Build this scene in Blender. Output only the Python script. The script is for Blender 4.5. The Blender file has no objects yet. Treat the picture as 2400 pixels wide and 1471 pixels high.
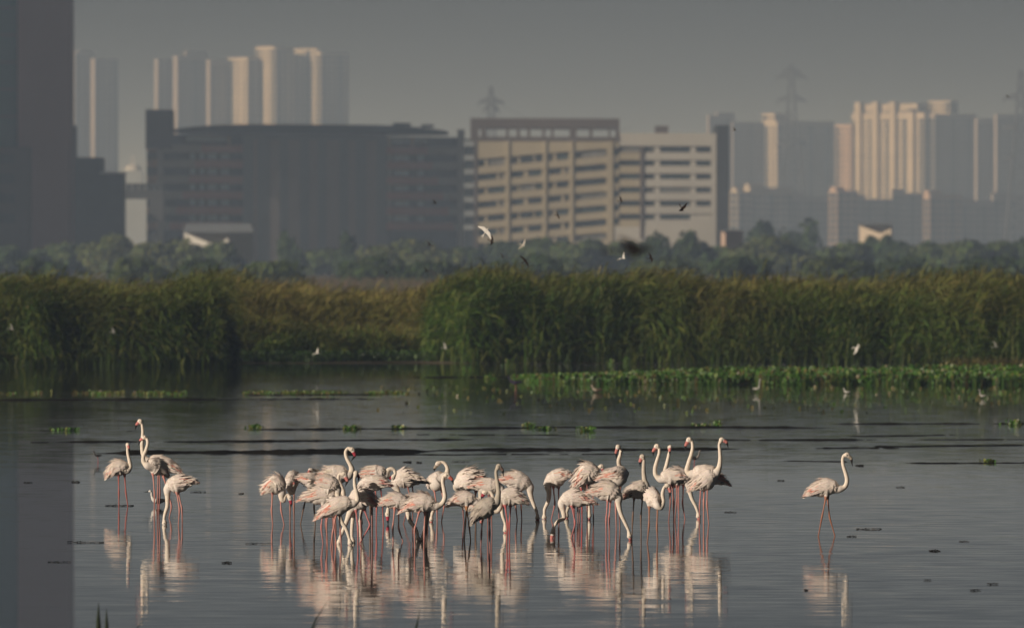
import bpy, bmesh, math, random
import numpy as np
from mathutils import Vector, Matrix
random.seed(7); RNG = np.random.default_rng(11)
SC = bpy.context.scene; COL = SC.collection

# ------------------------------------------------------------------ camera, light, exposure
F = 24000.0          # focal length in photo pixels (360 mm on 36 mm)
CH = 4.0             # camera height above the water
HZ = 600.0           # photo row of the horizon
cam = bpy.data.cameras.new('camera'); camo = bpy.data.objects.new('camera', cam); COL.objects.link(camo)
cam.sensor_width = 36; cam.lens = 360; cam.clip_start = 1; cam.clip_end = 30000
camo.location = (0, 0, CH); camo.rotation_euler = (math.radians(90) - math.atan(135.5/F), 0, 0)
cam.dof.use_dof = True; cam.dof.focus_distance = 153; cam.dof.aperture_fstop = 4.3
SC.camera = camo

SUN_EL = math.radians(17); SUN_AZ = math.atan2(-0.78, -0.62)   # azimuth from +Y towards +X
to_sun = Vector((math.sin(SUN_AZ)*math.cos(SUN_EL), math.cos(SUN_AZ)*math.cos(SUN_EL), math.sin(SUN_EL)))
world = bpy.data.worlds.new('World'); SC.world = world; world.use_nodes = True
nt = world.node_tree; nt.nodes.clear()
wo = nt.nodes.new('ShaderNodeOutputWorld'); wb = nt.nodes.new('ShaderNodeBackground'); sk = nt.nodes.new('ShaderNodeTexSky')
sk.sky_type = 'NISHITA'; sk.sun_disc = False; sk.sun_elevation = SUN_EL; sk.sun_rotation = SUN_AZ
sk.altitude = 0; sk.air_density = 1.0; sk.dust_density = 3.0; sk.ozone_density = 1.0
wb.inputs['Strength'].default_value = 0.05
# the grey upper sky is duller than the bright veil along the horizon
tcw = nt.nodes.new('ShaderNodeTexCoord'); sx = nt.nodes.new('ShaderNodeSeparateXYZ'); rw = nt.nodes.new('ShaderNodeMapRange'); rw.interpolation_type = 'SMOOTHSTEP'
rw.inputs['From Min'].default_value = 0.0; rw.inputs['From Max'].default_value = 0.042; rw.inputs['To Min'].default_value = 1.0; rw.inputs['To Max'].default_value = 0.11
mw = nt.nodes.new('ShaderNodeVectorMath'); mw.operation = 'SCALE'
nt.links.new(tcw.outputs['Generated'], sx.inputs[0]); nt.links.new(sx.outputs['Z'], rw.inputs['Value'])
nt.links.new(sk.outputs[0], mw.inputs[0]); nt.links.new(rw.outputs[0], mw.inputs['Scale'])
nt.links.new(mw.outputs[0], wb.inputs[0]); nt.links.new(wb.outputs[0], wo.inputs[0])
sl = bpy.data.lights.new('sun', 'SUN'); slo = bpy.data.objects.new('sun', sl); COL.objects.link(slo)
sl.energy = 5.0; sl.angle = math.radians(0.5); sl.color = (1.0, 0.875, 0.73)
slo.rotation_euler = to_sun.to_track_quat('Z', 'Y').to_euler()
SC.view_settings.view_transform = 'Standard'; SC.view_settings.look = 'None'
SC.view_settings.exposure = -0.45; SC.view_settings.gamma = 1.0; SC.view_settings.use_curve_mapping = False
SC.render.engine = 'CYCLES'
SC.cycles.use_denoising = True
try: SC.cycles.denoiser = 'OPENIMAGEDENOISE'
except Exception: pass
SC.cycles.max_bounces = 8; SC.cycles.volume_bounces = 1; SC.cycles.transparent_max_bounces = 8
SC.cycles.sample_clamp_indirect = 4.0

# ------------------------------------------------------------------ helpers
def P(px, py, d):
    "world point seen at a photo pixel, d metres ahead"
    return np.array(((px-1200.0)/F*d, d, CH-(py-HZ)/F*d))
def row_d(py): return F*CH/(py-HZ)
def tag(o, label=None, cat=None, group=None, kind=None):
    if label: o['label'] = label
    if cat: o['category'] = cat
    if group: o['group'] = group
    if kind: o['kind'] = kind
    return o
def link(o, parent=None):
    COL.objects.link(o)
    if parent: o.parent = parent
    return o
def empty(name, loc=(0, 0, 0)):
    o = bpy.data.objects.new(name, None); o.location = loc; COL.objects.link(o); return o
def big_mesh(name, V, faces, mat, parent=None, col=None, smooth=False, origin=None):
    "faces: list of (n,k) index arrays"
    V = np.asarray(V, dtype=np.float32).reshape(-1, 3)
    if origin is not None: V = V - np.asarray(origin, dtype=np.float32)
    me = bpy.data.meshes.new(name)
    me.vertices.add(len(V)); me.vertices.foreach_set('co', V.ravel())
    faces = [np.asarray(f, dtype=np.int32) for f in faces if len(f)]
    nl = sum(f.size for f in faces); npol = sum(len(f) for f in faces)
    me.loops.add(nl); me.polygons.add(npol)
    me.loops.foreach_set('vertex_index', np.concatenate([f.ravel() for f in faces]))
    st = []; s = 0
    for f in faces:
        st.append(s + np.arange(len(f))*f.shape[1]); s += f.size
    me.polygons.foreach_set('loop_start', np.concatenate(st).astype(np.int32))
    me.polygons.foreach_set('use_smooth', np.full(npol, bool(smooth)))
    if col is not None:
        a = me.color_attributes.new('Col', 'FLOAT_COLOR', 'POINT')
        c = np.ones((len(V), 4), dtype=np.float32); c[:, :3] = col; a.data.foreach_set('color', c.ravel())
    me.update(calc_edges=True); me.validate()
    me.materials.append(mat)
    o = bpy.data.objects.new(name, me)
    if origin is not None: o.location = tuple(float(x) for x in origin)
    return link(o, parent)
class MB:
    "collects prisms and tubes into one mesh"
    def __init__(s): s.v = []; s.f4 = []; s.f3 = []; s.c = []; s.n = 0
    def add(s, V, f4=(), f3=(), col=None):
        V = np.asarray(V, dtype=float); k = len(V)
        s.v.append(V)
        if len(f4): s.f4.append(np.asarray(f4)+s.n)
        if len(f3): s.f3.append(np.asarray(f3)+s.n)
        if col is not None:
            c = np.asarray(col, dtype=float)
            s.c.append(np.tile(c, (k, 1)) if c.ndim == 1 else c)
        s.n += k
    def hexa(s, a, b, col=None):
        "a: four base points, b: four matching top points"
        s.add(list(a)+list(b), [(3,2,1,0),(4,5,6,7),(0,1,5,4),(1,2,6,5),(2,3,7,6),(3,0,4,7)], col=col)
    def box(s, x0, x1, y0, y1, z0, z1, col=None):
        s.hexa([(x0,y0,z0),(x1,y0,z0),(x1,y1,z0),(x0,y1,z0)], [(x0,y0,z1),(x1,y0,z1),(x1,y1,z1),(x0,y1,z1)], col)
    def bar(s, p, q, w, col=None):
        p = Vector(p); q = Vector(q); d = (q-p).normalized()
        u = d.cross(Vector((0,0,1)));
        if u.length < 1e-3: u = d.cross(Vector((1,0,0)))
        u.normalize(); v = d.cross(u); h = w/2
        c = [(-h,-h),(h,-h),(h,h),(-h,h)]
        s.hexa([tuple(p+u*a+v*b) for a, b in c], [tuple(q+u*a+v*b) for a, b in c], col)
    def build(s, name, mat, parent=None, origin=None, smooth=False):
        V = np.concatenate(s.v); f = []
        if s.f4: f.append(np.concatenate(s.f4))
        if s.f3: f.append(np.concatenate(s.f3))
        return big_mesh(name, V, f, mat, parent, col=np.concatenate(s.c) if s.c else None, smooth=smooth, origin=origin)

# ------------------------------------------------------------------ materials
def new_mat(name):
    m = bpy.data.materials.new(name); m.use_nodes = True
    n = m.node_tree.nodes; n.clear()
    out = n.new('ShaderNodeOutputMaterial'); b = n.new('ShaderNodeBsdfPrincipled')
    m.node_tree.links.new(b.outputs[0], out.inputs[0])
    return m, n, m.node_tree.links, b, out
def mat_plain(name, col, rough=0.8, var=0.25, scale=0.3, spec=0.3, stretch=(1,1,1), metallic=0.0):
    m, n, L, b, out = new_mat(name)
    tc = n.new('ShaderNodeNewGeometry'); mp = n.new('ShaderNodeMapping'); mp.inputs['Scale'].default_value = stretch
    no = n.new('ShaderNodeTexNoise'); no.inputs['Scale'].default_value = scale; no.inputs['Detail'].default_value = 5
    cr = n.new('ShaderNodeMapRange'); cr.inputs['From Min'].default_value = .3; cr.inputs['From Max'].default_value = .7
    cr.inputs['To Min'].default_value = 1-var; cr.inputs['To Max'].default_value = 1+var
    mx = n.new('ShaderNodeVectorMath'); mx.operation = 'SCALE'; mx.inputs[0].default_value = col
    L.new(tc.outputs['Position'], mp.inputs[0]); L.new(mp.outputs[0], no.inputs[0]); L.new(no.outputs[0], cr.inputs[0])
    L.new(cr.outputs[0], mx.inputs['Scale']); L.new(mx.outputs[0], b.inputs['Base Color'])
    b.inputs['Roughness'].default_value = rough; b.inputs['Specular IOR Level'].default_value = spec; b.inputs['Metallic'].default_value = metallic
    return m
def mat_attr(name, rough=0.7, var=0.2, scale=30, transl=0.0, spec=0.3):
    m, n, L, b, out = new_mat(name)
    at = n.new('ShaderNodeAttribute'); at.attribute_name = 'Col'
    g = n.new('ShaderNodeNewGeometry')
    no = n.new('ShaderNodeTexNoise'); no.inputs['Scale'].default_value = scale; no.inputs['Detail'].default_value = 4
    cr = n.new('ShaderNodeMapRange'); cr.inputs['From Min'].default_value = .3; cr.inputs['From Max'].default_value = .7
    cr.inputs['To Min'].default_value = 1-var; cr.inputs['To Max'].default_value = 1+var
    mx = n.new('ShaderNodeVectorMath'); mx.operation = 'SCALE'
    L.new(g.outputs['Position'], no.inputs[0]); L.new(no.outputs[0], cr.inputs[0])
    L.new(at.outputs['Color'], mx.inputs[0]); L.new(cr.outputs[0], mx.inputs['Scale']); L.new(mx.outputs[0], b.inputs['Base Color'])
    b.inputs['Roughness'].default_value = rough; b.inputs['Specular IOR Level'].default_value = spec
    if transl > 0:
        tr = n.new('ShaderNodeBsdfTranslucent'); ms = n.new('ShaderNodeMixShader'); ms.inputs[0].default_value = transl
        L.new(mx.outputs[0], tr.inputs[0]); L.new(b.outputs[0], ms.inputs[1]); L.new(tr.outputs[0], ms.inputs[2]); L.new(ms.outputs[0], out.inputs[0])
    return m
M_BIRD = mat_attr('bird', 0.75, 0.12, 45)
M_FEATHER = mat_attr('feather', 0.8, 0.12, 50)
M_REED = mat_attr('reed', 0.6, 0.3, 1.2, transl=0.3)
M_LEAF = mat_attr('leaf', 0.45, 0.25, 2.0, transl=0.2, spec=0.5)
M_TREE = mat_attr('tree_leaf', 0.7, 0.3, 0.15, transl=0.2)
M_BARK = mat_plain('bark', (0.09, 0.065, 0.045), 0.9, 0.3, 4)
M_MUD = mat_plain('mud', (0.022, 0.020, 0.017), 1.0, 0.5, 1.2, 0.0)
M_TWIG = mat_plain('wet_wood', (0.015, 0.013, 0.011), 0.6, 0.4, 8)

# ------------------------------------------------------------------ water and ground
def mat_water():
    m, n, L, b, out = new_mat('water')
    b.inputs['Base Color'].default_value = (0.022, 0.024, 0.021, 1); b.inputs['Roughness'].default_value = 0.015; b.inputs['IOR'].default_value = 1.333
    g = n.new('ShaderNodeNewGeometry')
    def noise(scl, scale, det):
        mp = n.new('ShaderNodeMapping'); mp.inputs['Scale'].default_value = scl
        no = n.new('ShaderNodeTexNoise'); no.inputs['Scale'].default_value = scale; no.inputs['Detail'].default_value = det
        L.new(g.outputs['Position'], mp.inputs[0]); L.new(mp.outputs[0], no.inputs[0]); return no
    def centred(no, amp):
        s = n.new('ShaderNodeVectorMath'); s.operation = 'SUBTRACT'; s.inputs[1].default_value = (.5, .5, .5)
        k = n.new('ShaderNodeVectorMath'); k.operation = 'MULTIPLY'; k.inputs[1].default_value = amp
        L.new(no.outputs['Color'], s.inputs[0]); L.new(s.outputs[0], k.inputs[0]); return k
    a = centred(noise((0.9, 0.45, 1), 1.0, 3), (0.0018, 0.0030, 0))
    c = centred(noise((1.3, 10, 1), 1.0, 2), (0.004, 0.030, 0))
    # patches of calm and of breeze
    pn = noise((0.03, 0.012, 1), 1.0, 3)
    pr = n.new('ShaderNodeMapRange'); pr.inputs['From Min'].default_value = .38; pr.inputs['From Max'].default_value = .62
    pr.inputs['To Min'].default_value = .55; pr.inputs['To Max'].default_value = 1.35; L.new(pn.outputs[0], pr.inputs[0])
    ad = n.new('ShaderNodeVectorMath'); ad.operation = 'ADD'; L.new(a.outputs[0], ad.inputs[0]); L.new(c.outputs[0], ad.inputs[1])
    # beyond the mud bars a light breeze roughens the water
    sy = n.new('ShaderNodeSeparateXYZ'); L.new(g.outputs['Position'], sy.inputs[0])
    fy = n.new('ShaderNodeMapRange'); fy.interpolation_type = 'SMOOTHSTEP'
    for q, v in zip(('From Min', 'From Max', 'To Min', 'To Max'), (176, 240, 1.0, 2.4)): fy.inputs[q].default_value = v
    L.new(sy.outputs['Y'], fy.inputs['Value'])
    ml = n.new('ShaderNodeMath'); ml.operation = 'MULTIPLY'; L.new(pr.outputs[0], ml.inputs[0]); L.new(fy.outputs[0], ml.inputs[1])
    sc = n.new('ShaderNodeVectorMath'); sc.operation = 'SCALE'; L.new(ad.outputs[0], sc.inputs[0]); L.new(ml.outputs[0], sc.inputs['Scale'])
    up = n.new('ShaderNodeVectorMath'); up.operation = 'ADD'; up.inputs[1].default_value = (0, 0, 1); L.new(sc.outputs[0], up.inputs[0])
    nm = n.new('ShaderNodeVectorMath'); nm.operation = 'NORMALIZE'; L.new(up.outputs[0], nm.inputs[0])
    L.new(nm.outputs[0], b.inputs['Normal'])
    return m
M_WATER = mat_water()
def sheet(name, xs, ys, zf, mat):
    xs = np.asarray(xs, float); ys = np.asarray(ys, float)
    X, Y = np.meshgrid(xs, ys); Z = zf(X, Y); V = np.stack([X, Y, Z], -1).reshape(-1, 3)
    i = np.arange((len(ys)-1)*len(xs)).reshape(len(ys)-1, -1)[:, :-1].ravel()
    f = np.stack([i, i+1, i+len(xs)+1, i+len(xs)], -1)
    return tag(big_mesh(name, V, [f], mat, smooth=True), kind='structure')
def ground_mat():
    m, n, L, b, out = new_mat('marsh_ground')
    g = n.new('ShaderNodeNewGeometry')
    n1 = n.new('ShaderNodeTexNoise'); n1.inputs['Scale'].default_value = 0.02; n1.inputs['Detail'].default_value = 6
    rp = n.new('ShaderNodeValToRGB'); e = rp.color_ramp.elements
    e[0].position = .35; e[0].color = (0.05, 0.06, 0.025, 1); e[1].position = .65; e[1].color = (0.16, 0.12, 0.07, 1)
    L.new(g.outputs['Position'], n1.inputs[0]); L.new(n1.outputs[0], rp.inputs[0]); L.new(rp.outputs[0], b.inputs['Base Color'])
    b.inputs['Roughness'].default_value = .95
    return m
M_GROUND = ground_mat()
def ground_z(X, Y):
    near = np.interp(Y, [-60, 2, 12, 22], [2.2, 2.2, 1.0, -0.22])
    far = np.interp(Y, [372, 384, 440], [-0.22, 0.06, 0.12])
    side = np.interp(np.abs(X), [420, 440], [0, 0.5])
    return np.where(Y < 60, near, far) + side
sheet('ground', [-4500, -1500, -440, -420, -200, -60, -20, 0, 20, 60, 200, 420, 440, 1500, 4500],
      [-60, 2, 12, 22, 60, 150, 250, 340, 372, 384, 440, 600, 1000, 2000, 4000, 8500, 17500], ground_z, M_GROUND)
sheet('water', [-430, -200, -60, -20, 0, 20, 60, 200, 430], [15, 60, 100, 150, 200, 260, 320, 384], lambda X, Y: 0*X, M_WATER)

# ------------------------------------------------------------------ haze: the winter air over the marsh
def mat_haze():
    m = bpy.data.materials.new('haze'); m.use_nodes = True; n = m.node_tree.nodes; n.clear()
    out = n.new('ShaderNodeOutputMaterial'); v = n.new('ShaderNodeVolumePrincipled')
    v.inputs['Color'].default_value = (0.515, 0.69, 1.0, 1); v.inputs['Absorption Color'].default_value = (1, 1, 1, 1); v.inputs['Density'].default_value = HAZE
    v.inputs['Anisotropy'].default_value = 0.0
    m.node_tree.links.new(v.outputs[0], out.inputs['Volume']); return m
HAZE = 0.00021
# ------------------------------------------------------------------ buildings
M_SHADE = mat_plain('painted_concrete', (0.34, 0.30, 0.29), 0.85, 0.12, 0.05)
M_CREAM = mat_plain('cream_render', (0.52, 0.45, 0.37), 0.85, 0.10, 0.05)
M_WIN = mat_plain('dark_window', (0.03, 0.04, 0.05), 0.35, 0.3, 0.2, 0.5)
M_BEIGE = mat_plain('beige_render', (0.42, 0.38, 0.29), 0.85, 0.10, 0.06)
M_GREY = mat_plain('grey_render', (0.52, 0.52, 0.51), 0.85, 0.10, 0.06)
M_RED = mat_plain('red_sandstone', (0.62, 0.36, 0.34), 0.85, 0.12, 0.06)
M_BROWN = mat_plain('brown_cladding', (0.12, 0.10, 0.10), 0.8, 0.12, 0.06)
M_DARK = mat_plain('dark_metal_roof', (0.05, 0.055, 0.065), 0.6, 0.15, 0.05)
M_MAUVE = mat_plain('mauve_stone', (0.46, 0.29, 0.31), 0.85, 0.10, 0.05)
M_TEAL = mat_plain('teal_glass', (0.0, 0.12, 0.13), 0.25, 0.2, 0.03, 0.5)
M_MESH = mat_plain('grey_screen', (0.30, 0.34, 0.38), 0.7, 0.10, 0.08)
M_FIN = mat_plain('screen_fin', (0.40, 0.37, 0.38), 0.7, 0.10, 0.08)
M_PANE = mat_plain('reflection_glass', (0.60, 0.72, 0.76), 0.3, 0.2, 0.3, 0.5)  # bright reflections in the panes put into the base colour
M_WHITE = mat_plain('white_paint', (0.70, 0.70, 0.68), 0.8, 0.08, 0.1)
M_SLATE = mat_plain('grey_roofing', (0.13, 0.15, 0.18), 0.8, 0.1, 0.2)
M_STEEL = mat_plain('weathered_steel', (0.05, 0.052, 0.06), 0.6, 0.1, 0.5)
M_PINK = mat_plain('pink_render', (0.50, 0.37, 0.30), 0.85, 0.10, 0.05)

M_BLIND = mat_plain('window_blind', (0.22, 0.23, 0.24), 0.6, 0.2, 0.3)
WR = random.Random(3)
def glass(): return WR.choice((M_WIN, M_WIN, M_WIN, M_TEALD, M_BLIND))
M_TEALD = mat_plain('tinted_glass', (0.05, 0.075, 0.085), 0.3, 0.3, 0.3, 0.5)
def solve_x(px, D, xm, k):
    "x of a corner that lies k metres deeper for every metre away from xm, seen at column px"
    x = (px-1200)/F*D
    for _ in range(8): x = (px-1200)/F*(D+k*abs(x-xm))
    return x, D+k*abs(x-xm)
def corner_block(mb, wmb, D, x0, xm, x1, ytop, z0=0.0, floors=3.1, wl=True, wr=True, cols=4.2):
    "yawed block whose near corner stands at column xm; left face to the sun, right face to the shade"
    z1 = CH-(ytop-HZ)/F*D
    Mx = (xm-1200)/F*D; Lx, Ly = solve_x(x0, D, Mx, 1.0); Rx, Ry = solve_x(x1, D, Mx, 1.0)
    Mp = np.array((Mx, D)); Lp = np.array((Lx, Ly)); Rp = np.array((Rx, Ry)); Bp = Lp+Rp-Mp
    foot = [Mp, Rp, Bp, Lp]
    mb.hexa([(p[0], p[1], z0) for p in foot], [(p[0], p[1], z1) for p in foot])
    for a, b, on in ((Lp, Mp, wl), (Mp, Rp, wr)):
        ln = np.linalg.norm(b-a)
        if not on or ln < 4: continue
        u = (b-a)/ln; nrm = np.array((u[1], -u[0])); n = max(1, int(ln/cols)); w = ln/n
        for k in range(n):
            w0 = (.5 if k % 3 else .86)*w; wh = 1.5 if k % 3 else 2.55; dz = 0 if k % 3 else -.5  # every third column widened: dark panes stand for shaded recesses between ribs
            c = a+u*w*(k+.5); p = c-u*w0/2; q = c+u*w0/2; o1 = nrm*.05; o2 = -nrm*.3
            z = z0+floors*.55
            while z+1.6 < z1-1:
                A = [p+o1, q+o1, q+o2, p+o2]
                wmb.hexa([(v[0], v[1], z+dz) for v in A], [(v[0], v[1], z+dz+wh) for v in A]); z += floors
    return z1
def tower(name, label, D, blocks, mat=M_CREAM, group=None, extra=None):
    "blocks: (x0, xm, x1, ytop[, base z row])"
    xc = sum(b[1] for b in blocks)/len(blocks)
    root = empty(name, (float((xc-1200)/F*D), D, 0)); tag(root, label, 'building', group)
    org = np.array((root.location.x, D, 0.0)); w = MB()
    for b in blocks:
        mb = MB(); z0 = 0.0 if len(b) < 5 or b[4] is None else CH-(b[4]-HZ)/F*D
        corner_block(mb, w, D+(b[5] if len(b) > 5 else 0), *b[:4], z0=z0)
        sub(mb, 'wall', b[6] if len(b) > 6 else mat, root, org)
    if w.n: tag(sub(w, 'window', M_WIN, root, org), kind='stuff')
    return root
SHEAR = {}
def sub(mb, name, mat, root, org, parent=None, smooth=False):
    mb.v = [v-org for v in mb.v]
    if root in SHEAR:      # buildings whose front recedes to the right
        for v in mb.v: v[:, 1] += v[:, 0]*SHEAR[root]
    return mb.build(name, mat, parent or root, smooth=smooth)
def panel(mb, D, x0, x1, y0, y1, depth, front=0.0):
    "upright box whose front face covers the photo rectangle at distance D"
    a = P(x0, y1, D); b = P(x1, y0, D)
    mb.box(a[0], b[0], D-front, D-front+depth, a[2], b[2])
def slab4(mb, D, c, depth, front=0.0):
    "prism with four photo corners c (bl, br, tr, tl) as its front face"
    q = [P(x, y, D) for x, y in c]
    f = [(p[0], D-front, p[2]) for p in q]; k = [(p[0], D-front+depth, p[2]) for p in q]
    mb.add(f+k, [(0,1,2,3),(7,6,5,4),(4,5,1,0),(5,6,2,1),(6,7,3,2),(7,4,0,3)])

TW = 'apartment towers behind the left office wing'
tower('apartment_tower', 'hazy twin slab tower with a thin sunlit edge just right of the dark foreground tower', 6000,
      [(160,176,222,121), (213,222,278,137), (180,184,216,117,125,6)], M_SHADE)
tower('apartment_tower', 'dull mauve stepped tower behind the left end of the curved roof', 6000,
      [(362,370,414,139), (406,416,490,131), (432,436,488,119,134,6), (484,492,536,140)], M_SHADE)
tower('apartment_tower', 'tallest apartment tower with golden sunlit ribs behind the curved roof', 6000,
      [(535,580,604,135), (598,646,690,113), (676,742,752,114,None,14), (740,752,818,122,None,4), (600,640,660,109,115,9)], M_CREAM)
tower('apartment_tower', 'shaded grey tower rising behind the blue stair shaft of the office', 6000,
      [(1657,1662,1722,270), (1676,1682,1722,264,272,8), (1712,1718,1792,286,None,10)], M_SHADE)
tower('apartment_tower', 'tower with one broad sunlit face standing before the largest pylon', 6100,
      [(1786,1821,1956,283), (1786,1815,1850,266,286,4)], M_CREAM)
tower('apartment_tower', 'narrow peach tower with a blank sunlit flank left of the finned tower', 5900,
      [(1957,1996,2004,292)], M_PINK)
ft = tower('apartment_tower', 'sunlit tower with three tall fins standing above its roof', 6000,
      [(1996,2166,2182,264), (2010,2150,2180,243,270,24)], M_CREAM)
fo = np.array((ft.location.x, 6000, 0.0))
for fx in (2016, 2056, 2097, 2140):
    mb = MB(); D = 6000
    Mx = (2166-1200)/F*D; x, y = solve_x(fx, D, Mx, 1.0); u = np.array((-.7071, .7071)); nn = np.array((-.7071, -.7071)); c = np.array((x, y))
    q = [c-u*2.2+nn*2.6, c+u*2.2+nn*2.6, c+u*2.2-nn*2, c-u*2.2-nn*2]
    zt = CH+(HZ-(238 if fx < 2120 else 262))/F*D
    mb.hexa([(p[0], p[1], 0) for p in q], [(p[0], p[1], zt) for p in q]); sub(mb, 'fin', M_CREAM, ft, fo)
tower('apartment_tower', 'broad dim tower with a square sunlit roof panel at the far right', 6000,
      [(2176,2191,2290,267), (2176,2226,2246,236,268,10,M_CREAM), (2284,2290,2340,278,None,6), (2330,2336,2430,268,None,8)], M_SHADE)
lows = [(1710,1729,1764,449,5000,'low apartment block with a sunlit end behind the small pink hut',M_CREAM),
        (1742,1758,1858,440,5150,'low grey apartment block with two lit corner bays under the tallest pylon',M_CREAM),
        (1850,1854,1948,462,5200,'dim low block between the tallest pylon and the peach tower',M_SHADE),
        (1942,1962,2012,447,5000,'low block with a pair of pinkish lit bays under the peach tower',M_PINK),
        (1986,1990,2098,466,5100,'long dim low block under the finned tower',M_SHADE),
        (2088,2092,2172,452,5250,'low dim block below the right edge of the finned tower',M_SHADE),
        (2164,2179,2256,455,5000,'low block with a narrow coral lit end under the sunlit roof panel',M_PINK),
        (2248,2252,2330,470,5100,'mauve low block near the right edge with a dark parapet',M_SHADE),
        (2322,2328,2440,460,5200,'rightmost low block cut by the photo edge',M_SHADE)]
for x0, xm, x1, yt, D, lb, mt in lows:
    tower('apartment_block', lb, D, [(x0,xm,x1,yt), (x0+(xm-x0)*.2, xm-.2*(xm-x0), xm+(x1-xm)*.35, yt-9, yt+1, 3)], mt, 'low blocks below the right towers')

# ---- pale distant building seen through the gap under the skybridge
r = empty('domed_building', P(316, 560, 4800)); tag(r, 'pale sunlit building with a small domed top, seen through the gap by the skybridge', 'building'); o = np.array(r.location)
mb = MB(); panel(mb, 4800, 286, 352, 470, 640, 18); sub(mb, 'wall', M_MESH, r, o)
mb = MB(); panel(mb, 4800, 288, 334, 402, 470, 14); sub(mb, 'upper_wall', M_MESH, r, o)
mb = MB(); c = P(312, 400, 4807)
for a0 in range(10):
    for e0 in range(3):
        def pt(a, e): return (c[0]+4.2*math.cos(a)*math.cos(e), c[1]+4.2*math.sin(a)*math.cos(e), c[2]+3.2*math.sin(e))
        a1, a2, e1, e2 = a0*math.pi/5, (a0+1)*math.pi/5, e0*math.pi/6, (e0+1)*math.pi/6
        mb.add([pt(a1,e1), pt(a2,e1), pt(a2,e2), pt(a1,e2)], [(0,1,2,3)])
mb.bar((c[0], c[1], c[2]+3), (c[0], c[1], c[2]+7), .8); sub(mb, 'dome', M_GREY, r, o)

# ---- dark tower cut by the left edge
D = 2000
r = empty('office_tower', P(60, 600, D)); tag(r, 'very dark tall tower with teal glass cut by the left edge of the photo', 'building'); o = np.array(r.location)
SHEAR[r] = .95
mb = MB(); a = P(42, 0, D); b = P(158, 0, D); mb.box(a[0], b[0], D, D+22, 0, 88); sub(mb, 'wall', M_MAUVE, r, o)
mb = MB(); a2 = P(-330, 0, D); mb.box(a2[0], a[0]-.02, D+1.2, D+22, 20, 88); sub(mb, 'glazing', M_TEAL, r, o)
for k in range(11):
    mb = MB(); z = 31+k*5.3; mb.box(a2[0], a[0]-.03, D+.95, D+1.19, z, z+.35); sub(mb, 'transom', M_DARK, r, o)
mb = MB(); panel(mb, D, -330, 74, 346, 640, 14, 6); sub(mb, 'podium', M_BROWN, r, o)
for k, y in enumerate((362, 408, 454, 500)):
    mb = MB(); panel(mb, D, -320, 40, y, y+24, 1, 6.15); sub(mb, 'window', M_WIN, r, o)
    for q in range(3):
        mb = MB(); panel(mb, D, -300+q*115+22*(k%2), -255+q*115+22*(k%2), y+4, y+20, .3, 6.3); sub(mb, 'pane', M_PANE if q == 2 else M_TEAL, r, o)
mb = MB(); panel(mb, D, 74.5, 158, 346, 640, 6, .3); sub(mb, 'plinth', M_MAUVE, r, o)

# ---- stepped dark blocks and the skybridge
D = 2150
r = empty('stepped_building', P(225, 600, D)); tag(r, 'dark stepped block between the left tower and the skybridge', 'building'); o = np.array(r.location); SHEAR[r] = .95
mb = MB(); panel(mb, D, 164, 236, 369, 640, 20); sub(mb, 'wall', M_DARK, r, o)
mb = MB(); panel(mb, D, 236.1, 285, 407, 640, 18); sub(mb, 'wall', M_DARK, r, o)
mb = MB(); panel(mb, D, 234, 287, 403, 406.9, 20, .5); sub(mb, 'parapet', M_GREY, r, o)
for y in (392, 432, 472, 512):
    mb = MB(); panel(mb, D, 180, 222, y, y+14, .4, .2); sub(mb, 'window', M_WIN, r, o)
for y in (428, 468, 508):
    mb = MB(); panel(mb, D, 246, 278, y, y+14, .4, .2); sub(mb, 'window', M_WIN, r, o)
mb = MB(); mb.bar(P(176, 369, D+8), P(176, 300, D+8), 1.1); mb.bar(P(170, 322, D+8), P(182, 322, D+8), .7); mb.bar(P(171, 300, D+8), P(181, 300, D+8), .9); sub(mb, 'roof_mast', M_STEEL, r, o)
D = 2300
r = empty('skybridge', P(325, 465, D)); tag(r, 'enclosed dark bridge joining the stepped block to the office wing', 'bridge'); o = np.array(r.location)
mb = MB(); panel(mb, D, 280, 384, 446, 466, 7); sub(mb, 'deck', M_DARK, r, o)
mb = MB(); panel(mb, D, 280, 384, 430, 434, 7); sub(mb, 'roof', M_DARK, r, o)
for k in range(7):
    mb = MB(); panel(mb, D, 281+k*15, 292+k*15, 434.1, 445.9, 6, -.4); sub(mb, 'window', M_WIN, r, o)
mb = MB(); slab4(mb, D, [(350, 500), (384, 520), (384, 466.2), (350, 466.2)], 6); sub(mb, 'bracket', M_DARK, r, o)

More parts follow.
